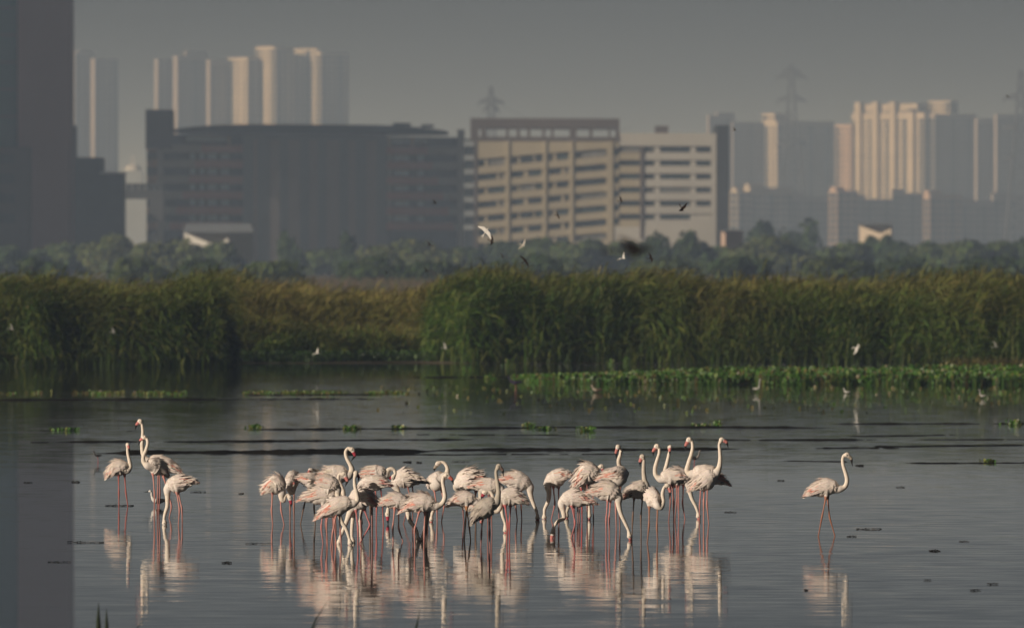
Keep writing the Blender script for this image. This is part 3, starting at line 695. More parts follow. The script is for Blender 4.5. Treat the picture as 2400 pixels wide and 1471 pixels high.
n = 5200; x = rng.uniform(-18.5, -3, n); y = 298+rng.normal(0, 1, n)*1.1+nz(x, 41)*1.2; y += nz(x*5, 40)*.9; k = nz(x*6, 43)+.6*nz(x*1.3, 48) > .3*rng.normal(0, 1, n)+.1
hyacinth('hyacinth_strip', 'thin broken line of small water plants across the left water', x[k], y[k], .065, 44, HP[:2]+[(0.16,0.18,0.04),(0.14,0.10,0.035)], (.018,.04))
n = 700; x = rng.uniform(-4, 17, n); y = 312-rng.uniform(0, 1, n)**1.4*52+nz(x, 45)*2; k = nz(x*2.2+y*.3, 46) > -.1
hyacinth('floating_leaves', 'scattered yellow green leaves floating in front of the hyacinth mat', x[k], y[k], .03, 47, [(0.10,0.13,0.03),(0.06,0.12,0.02),(0.14,0.12,0.04)], (.03,.055))
def patch(label, px, row, w, n, h, seed):
    r = np.random.default_rng(seed); D = row_d(row); cx = wx(px, D)
    hyacinth('water_plant', label, cx+r.normal(0, w/4.5, n), D+r.normal(0, .35, n), h*.6, seed, HP[:2]+[(0.12,0.14,0.03)], (.025,.05))
def tuft_list():
    L = [('little green plant patch on the mud line left of the group',600,1004,.5,26,.12),('green sprig by the mud line above the tallest rear flamingo',825,1006,.45,40,.14),
      ('small sprig on the mud line left of centre',938,1004,.35,26,.10),('reddish green sprig on the mud line right of centre',1240,1000,.3,24,.16),('yellow green sprigs just right of the reddish sprig',1275,1006,.7,40,.10),
      ('bright leafy sprig on the mud line above the middle feeders',1376,1010,.45,46,.16),('low green sprigs right of the centre on the upper mud line',1640,1000,.8,40,.10),('dark leafy clump on the upper mud line above the right pair',1680,996,.3,34,.16),
      ('leafy sprig at the far right water edge',2375,996,.5,40,.20),('pale green leafy tuft standing at the foot of the central reeds',1195,858,.6,40,.42),('pair of pale tufts left of the hyacinth mat tip',1150,888,.8,34,.22),
      ('small round green tuft in open water below the reeds',1093,868,.4,30,.2),('pale tuft in front of the reeds right of centre',1470,852,.35,20,.4),('second pale tuft in front of the reeds',1432,855,.35,18,.36),
      ('sprig on the shallow bar right of the lone flamingo',2320,1083,.3,20,.08),('tiny sprig floating in the left water',175,1008,.3,18,.08),('green sprig floating left of the three flamingos',130,1008,.4,22,.08)]
    for k, a in enumerate(L): patch(*a, 500+k)
tuft_list()
# grassy mud spit at the right shore
n = 5000; rng = np.random.default_rng(51); x = rng.uniform(wx(2150, 392), 26, n); y = 380+rng.uniform(-1, 1, n)*2.2-IN(x, [wx(2150, 392), wx(2200, 392), 26], [0, 4, 8])
V, f, C = blades(np.stack([x, y, np.full(n, .02)], -1), rng.uniform(0, 6.28, n), rng.uniform(.7, 1.5, n), rng.uniform(.2, .5, n), rng.uniform(.02, .04, n), rng.uniform(.1, .6, n), np.array((.13,.12,.04))*rng.uniform(.6, 1.3, n)[:, None], rng)
tag(big_mesh('spit_grass', V, [f], M_REED, col=C), 'short yellowish grass on the mud spit at the right shore', 'grass', kind='stuff')

# ------------------------------------------------------------------ mud bars and floating bits
def mud(px0, px1, row0, row1, width, h, seed, gaps=.0):
    r = np.random.default_rng(seed); n = max(24, int(abs(px1-px0)/6)); px = np.linspace(px0, px1, n); t = np.linspace(0, 1, n)
    D = row_d(row0+(row1-row0)*t); X = (px-1200)/F*D
    h = h*1.45; taper = np.clip(np.minimum(t, 1-t)*9, 0.02, 1)
    nn = nz(X*2.3, seed)+.6*nz(X*7, seed+1)+.5*nz(X*19, seed+5); hh = h*taper*(.75+.45*nn)-gaps*h*(nz(X*3.1, seed+2) > .25)
    W = width*taper*(.8+.4*nz(X*1.6, seed+3)); D = D+.5*nz(X*1.1, seed+4)
    prof = [(-1, -.06), (-.6, None), (0, None), (.6, None), (1, -.06)]; ks = [0, .7, 1, .75, 0]
    V = np.stack([np.stack([X+0*D, D+a*W, (hh*k_ if z is None else np.full(n, z))], -1) for (a, z), k_ in zip(prof, ks)], 1).reshape(-1, 3)
    i = (np.arange(n-1)*5)[:, None]; f = np.concatenate([i+np.array((a, a+1, a+6, a+5)) for a in range(4)])
    tag(big_mesh('mud_bar', V, [f], M_MUD, smooth=True), kind='structure')
mud(225, 1030, 1062, 1057, 2.6, .040, 1); mud(1000, 1740, 1056, 1051, 1.3, .026, 2)
mud(585, 1260, 1007, 1002, 1.2, .028, 3); mud(1200, 1960, 1002, 1002, 1.1, .026, 4); mud(-60, 340, 1037, 1035, .9, .016, 5, .6)
mud(330, 1120, 1035, 1029, 1.0, .018, 6, .3); mud(1430, 2060, 1031, 1031, .8, .016, 7, .5); mud(-40, 920, 937, 935, 1.3, .03, 8, .2)
mud(1930, 2440, 994, 992, 1.2, .024, 9, .3); mud(560, 900, 926, 924, 1.0, .02, 10, .6); mud(2120, 2440, 1085, 1084, .7, .014, 11, .4)
mud(1980, 2440, 1047, 1043, .9, .014, 12, .9); mud(1980, 2250, 1022, 1020, .8, .012, 13, .9); mud(900, 1350, 1018, 1020, .8, .011, 14, .9)
mud(740, 1500, 1066, 1064, .7, .010, 15, 1.0); mud(60, 330, 1010, 1009, .8, .010, 16, .8); mud(1860, 2120, 1050, 1051, .9, .011, 17, 1.0)
mud(1830, 2060, 1080, 1081, .6, .009, 18, 1.0); mud(2150, 2430, 1030, 1030, .8, .012, 19, .7); mud(950, 1330, 885, 884, 2, .02, 20, .9)
def debris(label, px0, px1, row, h, seed):
    h *= .3; r = np.random.default_rng(seed); D = row_d(row); m = MB(); n = 9
    xs = np.linspace(px0, px1, n)
    a = P(px0, row, D)
    for k in range(n-1):
        p = P(xs[k], row, D); q = P(xs[k+1], row, D); p[2] = .008+r.uniform(-.3, .6)*h; q[2] = .008+r.uniform(-.3, .6)*h
        q[1] += r.uniform(-.2, .2); m.bar(p, q, h*r.uniform(.8, 1.4))
    if px1-px0 > 20:
        p = P(xs[2], row, D); p[2] = 0; m.bar(p, (p[0]+.06, p[1]+.1, h*2.2), h*.6)
    tag(m.build('floating_twig', M_TWIG, origin=a), label, 'twig', 'dark bits lying in the shallow water')
for k, a in enumerate([
 ('dark stick at the feet of the leftmost flamingo',247,312,1185,.035),('thin dark stick in the water below the leftmost flamingo',157,244,1271,.03),('broken twig line below the left tower reflection',112,166,1317,.025),
 ('dark clod left of the leftmost flamingo',167,186,1130,.05),('small flat clod left of the larger dark clod',56,74,1131,.035),('small dark scrap below the left trio and the group',520,542,1319,.035),
 ('faint stick left of the ruffled flamingo reflection',575,640,1274,.02),('dark oval clod behind the curled neck flamingo',944,964,1083,.05),('small clod right of the dark oval clod',976,988,1084,.045),
 ('flat dark clod behind the head turned preening bird',1352,1374,1081,.05),('short stick right of the tall right pair',1698,1726,1200,.025),('long thin stick right of the lone flamingo feet',2007,2066,1240,.03),
 ('short twig just below the long thin stick',1985,2008,1257,.025),('dark flat clod beside the lone flamingo bill',2006,2023,1091,.06),('dark scrap on open water at the right',2178,2202,1291,.035),
 ('thin twig above the dark scrap at the right',2248,2270,1269,.022),('flat twig near the bottom right corner, upper',2314,2340,1369,.028),('flat twig near the bottom right corner, lower',2274,2300,1383,.022),
 ('little stick left of the bottom right twigs',2165,2182,1360,.022),('thin stick on open water right of the tall pair',1822,1838,1126,.03),('thin stick in open water right of the lone flamingo',2100,2120,1142,.03),
 ('tiny dark scrap near the bottom centre left',1886,1893,1383,.03),('thin stick left of the upper feeding left flamingo tail',446,482,1153,.025),('small scrap left of the middle of the water',560,570,1157,.03),
 ('short twig above the ruffled flamingo',612,640,1140,.02),('faint twig behind the feeding trio',1060,1100,1082,.022)]): debris(*a, 700+k)

# ------------------------------------------------------------------ reed blades close to the camera at the bottom edge
def fore(label, px, row, lean, seed, w=.03, D=100):
    "a tuft of two or three keeled blades rising from the near bank"
    r = np.random.default_rng(seed); p = P(px, row, D); m = MB(); ht = p[2]+.1
    for k, s in enumerate((1, .8, .62)):
        hk = ht*s; x0 = p[0]-lean+r.normal(0, .015)*k; ww = w*(.6+.4*s); pr = []
        for t, wf in ((0, .8), (.4, 1), (.75, .8), (1, .05)):
            cx = x0+lean*s*t**1.8*(1 if k < 2 else -1); z = -.1+hk*t
            pr += [(cx-ww*wf/2, D+k*.05+.006, z), (cx, D+k*.05-.006, z), (cx+ww*wf/2, D+k*.05+.006, z)]
        m.add(pr, [(a+b, a+b+1, a+b+4, a+b+3) for a in (0, 3, 6) for b in (0, 1)], [], (.02,.035,.012))
    tag(m.build('reed_blade', M_REED, origin=(p[0]-lean, D, -.1)), label, 'reed', 'reed blades at the bottom edge')
fore('dark upright reed blade at the bottom edge left, the taller one', 231, 1410, .01, 1, .05)
fore('dark upright reed blade just right of the tallest bottom blade', 249, 1424, -.01, 2, .045)
fore('faint reed blade leaning right at the bottom left', 338, 1448, .25, 3, .022)
fore('thin faint blade leaning right below the front flamingos', 770, 1404, .30, 4, .02, 100)
fore('thin faint blade at the bottom edge below the centre', 985, 1424, .08, 5, .02, 100)
# ------------------------------------------------------------------ birds
def spline(pts, rad, per=7):
    "centripetal-ish Catmull-Rom through points, radii alongside; also the control parameter of every sample"
    pts = np.asarray(pts, float); rad = np.asarray(rad, float); n = len(pts)
    Pp = np.vstack([2*pts[0]-pts[1], pts, 2*pts[-1]-pts[-2]])
    kn = np.concatenate([[0], np.cumsum(np.maximum(1e-4, np.linalg.norm(np.diff(Pp, axis=0), axis=1))**.5)])
    out, R, S = [], [], []
    for i in range(n-1):
        p0, p1, p2, p3 = Pp[i:i+4]; t0, t1, t2, t3 = kn[i:i+4]
        for j in range(per if i < n-2 else per+1):
            f = j/per; t = t1+(t2-t1)*f
            a1 = (t1-t)/(t1-t0)*p0+(t-t0)/(t1-t0)*p1; a2 = (t2-t)/(t2-t1)*p1+(t-t1)/(t2-t1)*p2; a3 = (t3-t)/(t3-t2)*p2+(t-t2)/(t3-t2)*p3
            b1 = (t2-t)/(t2-t0)*a1+(t-t0)/(t2-t0)*a2; b2 = (t3-t)/(t3-t1)*a2+(t-t1)/(t3-t1)*a3
            out.append((t2-t)/(t2-t1)*b1+(t-t1)/(t2-t1)*b2)
            g = f*f*(3-2*f); R.append(rad[i]*(1-g)+rad[i+1]*g); S.append(i+f)
    return np.array(out), np.array(R), np.array(S)
def frames(C, side0):
    T = np.gradient(C, axis=0); T /= np.maximum(1e-9, np.linalg.norm(T, axis=1))[:, None]
    S = np.zeros_like(C); s = np.asarray(side0, float)
    for i in range(len(C)):
        s = s-T[i]*np.dot(s, T[i]); s /= max(1e-9, np.linalg.norm(s)); S[i] = s
    return T, S, np.cross(S, T)
def tube(mb, C, R, side0, cols, wide=None, ns=14, caps=True):
    T, S, U = frames(C, side0); n = len(C)
    a = np.arange(ns)*2*math.pi/ns; w = np.ones(n) if wide is None else wide
    V = C[:, None]+S[:, None]*(np.sin(a)[None, :, None]*(R*w)[:, None, None])+U[:, None]*(np.cos(a)[None, :, None]*R[:, None, None])
    i = np.arange(n-1)[:, None]*ns; k = np.arange(ns)[None]
    f = np.stack([i+k, i+(k+1) % ns, i+ns+(k+1) % ns, i+ns+k], -1).reshape(-1, 4)
    VV = V.reshape(-1, 3); cc = np.repeat(np.asarray(cols, float), ns, 0); f3 = []
    if caps:
        VV = np.vstack([VV, C[0], C[-1]]); cc = np.vstack([cc, cols[0], cols[-1]]); m = n*ns
        f3 = [(m, (q+1) % ns, q) for q in range(ns)]+[(m+1, (n-1)*ns+q, (n-1)*ns+(q+1) % ns) for q in range(ns)]
    mb.add(VV, f, f3, cc)
    return T, S, U
CROPS = dict(A=(200,950,4.903), B=(600,1020,5.253), C=(900,1020,5.253), D=(1260,1000,5.07), E=(1450,1000,5.071), F=(1850,1030,5.66))
WHITE = np.array((.88,.80,.74)); GREY = np.array((.50,.46,.41)); SALMON = np.array((.84,.21,.12)); BLACK = np.array((.02,.018,.018))
ROSE = np.array((.68,.46,.40))
def flamingo(label, crop, base, tail, c, r, nb, neck, head, bill, legs, pink=.5, grey=0.0, ruffle=0.0, black=.10, leg=(.66,.31,.27), beak=(.62,.23,.21), seed=0, tilt=0.0, red=0.0):
    ox, oy, sc = CROPS[crop]; D = row_d(base); rng = np.random.default_rng(900+seed)
    def w(p):
        dy = p[2] if len(p) > 2 else 0.0
        return P(ox+p[0]/sc, oy+p[1]/sc, D+dy)
    k = D/F/sc; r = r*k*1.14
    t, cc, n0 = w(tail), w(c), w(nb); NK = [w(p) for p in neck]; hd = w(head)
    plum = WHITE*(1-grey)+GREY*grey
    # body, neck, head and bill are one loft from tail tip to bill tip
    pts = [t, t*.72+cc*.28, t*.36+cc*.64, cc, cc*.5+n0*.5+np.array((0, 0, .012)), n0]+NK
    rad = [.006, r*.36, r*.80, r, r*.84, r*.46]
    m = len(NK); nr = np.linspace(.034, .0205, max(2, m))
    if m: nr[0] = max(.034, r*.26)
    rad += list(nr[:m])
    last = pts[-1]; dh = hd-last; dh /= max(1e-6, np.linalg.norm(dh))
    pts += [hd-dh*.03, hd]; rad += [.030, .0385]
    ib = len(pts)-1
    if bill is not None:
        b1, b2 = w(bill[0]), w(bill[1]); pts += [hd*.45+b1*.55, b1, b2]; rad += [.027, .0225, .005]
    else:
        e = hd+dh*.06+np.array((0, 0, -.03)); pts += [e, e+np.array((0, 0, -.08))]; rad += [.026, .008]
    yaw = cc-t; yaw[2] = 0
    if np.linalg.norm(yaw) < .03: yaw = np.array((0.3, -1, 0))
    yaw /= np.linalg.norm(yaw); side0 = np.array((yaw[1], -yaw[0], 0))
    C, R, S = spline(pts, rad, 7)
    cols = np.tile(plum, (len(C), 1))
    cols[(S > 5.5) & (S < ib+.35)] = plum*np.array((1.0, .97, .90))
    cols[S >= ib+.75] = beak; cols[S >= ib+2.15] = BLACK
    wide = np.where(S < 5, .80, np.where(S < 6, .80+.2*(S-5), 1.0))
    wide = np.where((S > ib-.2), .78, wide)
    mb = MB(); T, Sd, U = tube(mb, C, R, side0, cols, wide, 16)
    body = [i for i in range(len(S)) if S[i] <= 5.0]
    # legs: feathered thigh, ankle knob, shank, webbed foot on the bed
    lc = np.array(leg)
    for j, L in enumerate(legs):
        q = [np.array((0, (.03 if j else -.03), 0))]
        h, a, f = [w(p)+q[0] for p in L]
        hup = np.array((h[0], h[1], h[2]+.05)); d = f-a
        fz = f+d*max(0.0, (f[2]+.19)/max(.05, -d[2])) if f[2] > -.19 and d[2] < -.05 else f+np.array((0, 0, -.19-f[2]))
        kn = h*.72+a*.28
        lp = [hup, h, kn, h*.3+a*.7, a, a*.6+fz*.4, fz]; lr = [.052, .032, .0115, .0088, .0140, .0086, .0080]
        LC, LR, LS = spline(lp, lr, 4)
        col = np.where((LS < 1.25)[:, None], plum*.95, lc*(1-.25*np.clip(LS-3.5, 0, 1))[:, None])
        tube(mb, LC, LR, (0, 1, 0) if abs(d[1]) < abs(d[2]) else (1, 0, 0), col, ns=8)
        fd = yaw*.09; s_ = np.array((yaw[1], -yaw[0], 0))*.05; up = np.array((0, 0, .012))
        mb.add([fz-fd*.2+up*.2, fz+fd+s_, fz+fd*1.15, fz+fd-s_, fz+up*1.6], [], [(0,1,4),(1,2,4),(2,3,4),(3,0,4),(0,2,1),(0,3,2)], lc*.7)
    # eyes
    Th, Uh = T[int(ib*7)], U[int(ib*7)]; sh = Sd[int(ib*7)]
    for s in (-1, 1):
        e = hd+sh*s*.031+Th*.004; g = .0065
        mb.add([e+sh*s*g, e+Th*g, e+Uh*g, e-Th*g, e-Uh*g], [], [(0,1,2),(0,2,3),(0,3,4),(0,4,1)], BLACK)
    org = np.array((cc[0], cc[1], 0.0))
    o = mb.build('flamingo', M_BIRD, origin=org, smooth=True)
    tag(o, label, 'flamingo', 'flamingos wading in the shallow water')
    # plumage: overlapping feathers with their own edges, laid tailwards
    fm = MB(); fn = []; nf = 430
    bi = np.array(body)
    for q in range(nf):
        tt = rng.uniform(.06, .97)
        if q > nf*.93: tt = rng.uniform(.02, .2)
        i = bi[int(tt*(len(bi)-1))]; ang = rng.uniform(-1.95, 1.95)
        rad_i = R[i]; nrm = Sd[i]*math.sin(ang)/.85+U[i]*math.cos(ang)
        if U[i][2] < 0: nrm = Sd[i]*math.sin(ang)-U[i]*math.cos(ang)
        nrm /= np.linalg.norm(nrm)
        p = C[i]+nrm*rad_i*(.82+.18*abs(math.cos(ang)))*1.0
        # settle on the ellipse
        ca = math.cos(ang); sa = math.sin(ang); uu = U[i] if U[i][2] >= 0 else -U[i]
        p = C[i]+uu*ca*rad_i+Sd[i]*sa*rad_i*.80
        dr = -T[i]; al = abs(ang)
        low = al > .85
        ln = rng.uniform(.09, .17) if not low else rng.uniform(.08, .14)
        wd = rng.uniform(.015, .027)
        if tt < .25: ln *= .7
        dr = dr+np.array((0, 0, -.28 if al < 1.2 else .12))*abs(sa); dr -= nrm*np.dot(dr, nrm); dr /= np.linalg.norm(dr)
        lift = .03
        if ruffle > 0 and al < .95 and tt > .25 and tt < .8 and rng.uniform() < ruffle*.28:
            lift = rng.uniform(.1, .45); wd *= 1.5
        sdv = np.cross(nrm, dr)
        cl = plum*rng.uniform(.90, 1.08)*np.array((1.0, rng.uniform(.93, 1.0), rng.uniform(.90, 1.0)))
        cl = cl*(1-.2*pink)+(ROSE*.2*pink if rng.uniform() < .3 else plum*.2*pink)
        tipc = cl*.97
        wb = .55 <= al-.55*(tt-.4) <= 1.45
        if .72+.35*(tt-.3) < al < 1.5 and .10 < tt < .58 and rng.uniform() < pink*1.0:
            cl = SALMON*rng.uniform(.7, 1.15)*(1-red)+np.array((.60,.06,.05))*red; mixf = rng.uniform(.6, 1.0); cl = cl*mixf+plum*(1-mixf); tipc = cl*.6+plum*.4
        elif tt < .16 and rng.uniform() < pink*.5:
            cl = cl*.5+SALMON*.5; tipc = cl
        if al > 1.45 and tt < .5 and rng.uniform() < black: cl = BLACK*1.5; tipc = BLACK
        if black > .8 and tt < .22 and rng.uniform() < .8: cl = BLACK*2; tipc = BLACK; ln *= 1.2
        pr = []
        for u_, wf, hh in ((-.12, .35, .0), (.3, 1.0, .0028), (.72, .85, .0040), (1.0, .10, .0035)):
            ctr = p+dr*ln*u_+nrm*(hh+lift*ln*max(0, u_)**1.5)
            bend = -nrm*(.0025 if wf > .5 else 0)
            pr += [ctr-sdv*wd*wf/2+bend, ctr+nrm*.0015, ctr+sdv*wd*wf/2+bend]
        fc = np.repeat(np.stack([cl, cl, cl*.5+tipc*.5, tipc]), 3, 0)
        fq = [(a+b+3, a+b+4, a+b+1, a+b) for a in (0, 3, 6) for b in (0, 1)]
        fm.add(pr, fq, [], fc)
        for u_ in (-1, 0, 1)*4:
            nv = nrm+sdv*u_*.35; fn.append(nv/np.linalg.norm(nv))
    po = sub(fm, 'plumage', M_FEATHER, o, org, smooth=True); po.data.normals_split_custom_set_from_vertices([tuple(v) for v in fn]); tag(po, kind='stuff')
    return o
PK = (.64,.27,.26); OR = (.58,.27,.13); BR = (.26,.17,.13); RD = (.62,.22,.22); DK = (.44,.20,.18)
DEEP = (.45,.05,.08); PALE = (.42,.36,.29)
B = flamingo
B('leftmost flamingo of the left trio, facing the camera side with upright neck','A',1186,(275,812),(388,712),84,(476,742),[(514,712),(508,640),(490,560),(484,492)],(490,450),[(500,486,-.05),(506,545,-.06)],[[(382,775),(386,1000),(386,1160)],[(448,775),(465,1000),(488,1160)]],pink=.35,seed=1,leg=(.50,.16,.14))
B('tallest flamingo, looking left with neck fully stretched, rear bird of the left pair','A',1206,(1088,778),(870,668),86,(722,640),[(668,570),(652,480),(656,380),(660,290),(648,210)],(628,180),[(592,215),(570,278)],[[(850,740),(858,1000),(845,1240)],[(835,740),(832,1000),(826,1240)]],pink=.6,seed=2,leg=DK)
B('flamingo with bright orange wing edge standing before the tallest one','A',1213,(918,798,.1),(815,698),90,(720,690,-.1),[(672,650,-.1),(666,590,-.1),(698,508,-.08),(716,430,-.06),(702,378)],(672,366),[(634,395),(608,456)],[[(778,765),(795,1010),(792,1290)],[(890,780),(988,1155),(955,1330)]],pink=.9,seed=3)
B('feeding flamingo in front of the left trio with its head in the water','A',1229,(1255,895),(1045,905),94,(948,955),[(944,1060),(942,1150),(916,1240),(904,1305)],(909,1350),[(912,1395),(905,1430)],[[(1050,980),(1082,1190),(1070,1380)],[(1062,980),(1108,1180),(1115,1380)]],pink=.5,seed=4)
B('ruffled flamingo at the left end of the main group, curling its head low','B',1229,(122,700),(250,605),108,(312,690),[(316,780),(338,806),(362,745),(392,728)],(418,770),[(430,830),(428,895)],[[(205,690),(192,910),(205,1098)],[(295,690),(308,920),(345,1095)]],pink=.55,ruffle=1.0,seed=5,beak=DEEP)
B('flamingo seen from the rear with a looped neck beside the ruffled bird','B',1227,(475,520,.28),(440,560),98,(402,625,-.14),[(425,695,-.16),(450,708,-.16),(468,660,-.14)],(470,615,-.13),[(460,580,-.13),(448,555,-.13)],[[(470,650),(467,870),(470,1090)],[(415,650),(420,900),(418,1090)]],pink=.2,black=.5,seed=6,leg=(.45,.22,.17))
B('flamingo with an orange tail end preening over its own back','B',1228,(535,562),(668,556),90,(758,535,.08),[(792,490,.14),(765,446,.14),(712,424,.1)],(670,430,.05),[(648,455,0),(632,485,0)],[[(660,630),(590,870),(553,1065)],[(712,630),(714,890),(730,1100)]],pink=.6,seed=7,leg=BR)
B('large rear flamingo with a question mark neck and deep red bill','B',1242,(795,520),(965,500),122,(1130,490),[(1178,430),(1160,360),(1118,280),(1104,200),(1136,156)],(1185,176),[(1216,240),(1172,315)],[[(950,680),(945,960),(950,1150)],[(985,680),(975,960),(985,1150)]],pink=.3,ruffle=.3,seed=8,beak=DEEP,leg=DK)
B('pinkish flamingo with a tufted back, feeding behind the front left birds','B',1277,(792,600),(905,610),108,(995,660),[(1008,740),(1015,860),(1045,1040),(1108,1150),(1148,1270)],(1160,1330),[(1160,1370),(1158,1390)],[[(905,820),(868,1090),(880,1340)],[(940,800),(960,1060),(985,1330)]],pink=.7,ruffle=.5,seed=9)
B('flamingo with a long pink wing tip and bent neck behind the foremost left bird','B',1273,(552,802),(835,728),108,(1005,745),[(1066,750),(1072,690),(1040,605),(1012,535),(1030,474)],(1086,478),[(1122,550),(1100,626)],[[(830,850),(803,1130),(825,1330)],[(865,850),(858,1080),(870,1330)]],pink=.6,ruffle=.55,seed=10,leg=PK)
B('foremost left flamingo with red wing patch and straight raised neck','B',1281,(772,1018),(1005,872),104,(1190,835),[(1246,800),(1240,720),(1218,620),(1213,530)],(1232,462),[(1264,510,.05),(1258,566,.06)],[[(990,950),(945,1190),(915,1420)],[(1025,950),(1040,1225),(1055,1420)]],pink=.7,seed=11,beak=DEEP)
B('feeding flamingo with layered back feathers and a vivid orange wing edge','B',1274,(1425,848),(1295,770),126,(1180,890),[(1152,960),(1110,1070),(1062,1190),(1030,1270)],(1022,1320),[(1020,1365),(1028,1395)],[[(1230,900),(1255,1140),(1255,1330)],[(1330,900),(1400,1100),(1280,1320)]],pink=1.0,seed=12,leg=RD)
B('flamingo with a blood red underwing, feeding behind the orange edged bird','B',1271,(1625,622),(1430,588),92,(1305,600),[(1265,690),(1222,850),(1196,1000),(1180,1150),(1181,1250)],(1190,1305),[(1192,1345),(1192,1375)],[[(1400,640),(1425,900),(1430,1330)],[(1375,640),(1290,1000),(1295,1330)]],pink=1.0,red=.9,seed=13,leg=DK)
B('rear flamingo arching its neck to preen its breast with a deep red bill','B',1232,(1310,500),(1480,490),112,(1588,490),[(1622,436),(1662,410),(1704,428),(1712,478)],(1682,518),[(1646,522),(1618,508)],[[(1465,600),(1485,850),(1480,1130)],[(1530,600),(1555,850),(1570,1130)]],pink=.4,seed=14,beak=DEEP,leg=(.70,.22,.20))
B('greyish rounded flamingo body in the middle of the left cluster','B',1231,(1440,500,.3),(1382,495),90,(1335,540,-.2),[(1322,700,-.2),(1302,880,-.15),(1290,1000,-.1)],(1288,1065,-.1),None,[[(1440,600),(1430,880),(1435,1120)],[(1400,600),(1405,880),(1402,1120)]],pink=.2,grey=.35,seed=15,leg=BR)
B('flamingo with black tail feathers spread right and its red bill in the water','C',1227,(480,578),(235,530),108,(135,600),[(168,680),(185,760),(115,850),(55,885)],(44,965),[(46,1035),(52,1092)],[[(285,600),(325,780),(240,1085)],[(345,580),(358,720),(350,1085)]],pink=.1,black=1.0,seed=16,beak=DEEP,leg=DK)
B('feeding flamingo with an orange wing left of the curved neck bird','C',1268,(-68,858),(165,802),90,(292,862),[(296,960),(326,1060),(390,1150),(415,1230)],(419,1285),[(428,1325),(425,1350)],[[(135,870),(108,1130),(115,1400)],[(180,870),(180,1140),(238,1320)]],pink=.65,seed=17)
B('front flamingo with an S shaped neck and a bright coral bill','C',1287,(248,928),(465,830),106,(628,866),[(704,848),(748,770),(738,660),(722,560),(740,494)],(776,488),[(832,535),(860,605)],[[(440,910),(378,1150),(380,1450)],[(505,910),(495,1200),(490,1450)]],pink=.9,seed=18,beak=(.66,.17,.13))
B('mostly hidden feeding flamingo behind the S necked front bird','C',1267,(325,765),(480,795),72,(560,885),[(540,960),(526,1060),(490,1190),(470,1255)],(461,1290),[(458,1330),(455,1350)],[[(530,920),(525,1140),(530,1440)],[(500,920),(505,1140),(510,1400)]],pink=.2,grey=.3,seed=19,leg=BR)
B('flamingo facing the camera with a hooped neck and pale bill','C',1223,(600,650,.26),(645,565),108,(722,512,-.05),[(774,460),(779,400),(746,342),(702,326)],(664,346),[(626,398),(616,442)],[[(615,640),(650,880),(655,1062)],[(700,640),(742,840),(708,1062)]],pink=.1,seed=20,beak=PALE,grey=.1)
B('hidden feeding flamingo whose head shows between the front legs','C',1223,(440,800),(540,800),60,(592,860),[(600,925),(585,990)],(580,1038),[(580,1075),(580,1090)],[[(530,860),(535,950),(530,1090)],[(500,860),(508,950),(512,1090)]],pink=.3,seed=21)
B('big fluffed flamingo with tousled back feathers and its head tucked away','C',1224,(1245,570),(1040,545),132,(920,590,.08),[(888,640,.14),(930,690,.16),(985,680,.16)],(1012,640,.16),[(1030,600,.16),(1040,570,.16)],[[(965,670),(970,880),(982,1065)],[(1130,670),(1125,870),(1125,1065)]],pink=.6,ruffle=1.0,seed=22,leg=DK)
B('very white flamingo on crossed orange legs with a red bill curled back','C',1265,(828,858),(1005,780),90,(1115,815),[(1190,852),(1290,850),(1342,785),(1322,708),(1278,688)],(1238,704),[(1212,745),(1192,792)],[[(1020,860),(1003,1060),(990,1275)],[(1010,860),(1048,1110),(1067,1285)]],pink=.35,seed=23,leg=OR,beak=DEEP)
B('grey young flamingo at the front centre with upright neck and dark bill','C',1283,(1118,1058),(1262,890),106,(1372,835),[(1408,720),(1402,620),(1386,520),(1381,432)],(1412,380),[(1456,422),(1472,502)],[[(1215,970),(1200,1200),(1190,1430)],[(1300,960),(1300,1200),(1303,1430)]],pink=.05,grey=.85,black=.6,seed=24,beak=(.20,.14,.12),leg=DK)
B('feeding flamingo with a spread pinkish wing behind the grey young bird','C',1248,(1075,642),(1300,628),96,(1430,650),[(1468,750),(1450,880),(1460,980),(1490,1080)],(1496,1170),[(1496,1205),(1494,1230)],[[(1320,700),(1320,900),(1330,1230)],[(1290,700),(1280,900),(1275,1230)]],pink=.7,seed=25,leg=DK)
B('slender young flamingo with pale bill peering over the very white bird','C',1245,(1080,900),(1150,860),70,(1192,800),[(1189,720),(1190,640),(1200,585)],(1224,563),[(1252,620),(1266,670)],[[(1140,900),(1130,1000),(1125,1230)],[(1120,900),(1125,1000),(1135,1230)]],pink=.1,grey=.5,seed=26,beak=PALE,leg=BR)
B('greyish flamingo with bright red ankles and a neck curling under the young bird','C',1272,(1728,832),(1550,752),102,(1432,805),[(1432,880),(1396,935),(1335,935),(1258,955)],(1204,1025),[(1200,1070),(1206,1098)],[[(1490,840),(1520,1085),(1510,1420)],[(1560,840),(1545,1085),(1545,1420)]],pink=.35,grey=.35,red=.6,seed=27,leg=(.62,.17,.17))
B('feeding flamingo with orange wing tip left and its neck stretched right','C',1218,(1432,572),(1640,560),112,(1788,632),[(1802,720),(1832,820),(1870,910),(1888,975)],(1891,1020),[(1893,1045),(1893,1060)],[[(1630,640),(1620,850),(1640,1035)],[(1690,640),(1688,860),(1697,1035)]],pink=.75,seed=28,leg=(.46,.22,.18))
B('feeding flamingo with its head down at the left of the right cluster','D',1216,(378,590),(212,620),97,(122,672),[(136,790),(122,890),(86,970),(79,1035)],(80,1078),[(82,1110),(82,1130)],[[(185,690),(205,910),(160,1110)],[(250,690),(250,920),(255,1110)]],pink=.55,seed=29,leg=(.65,.28,.27))
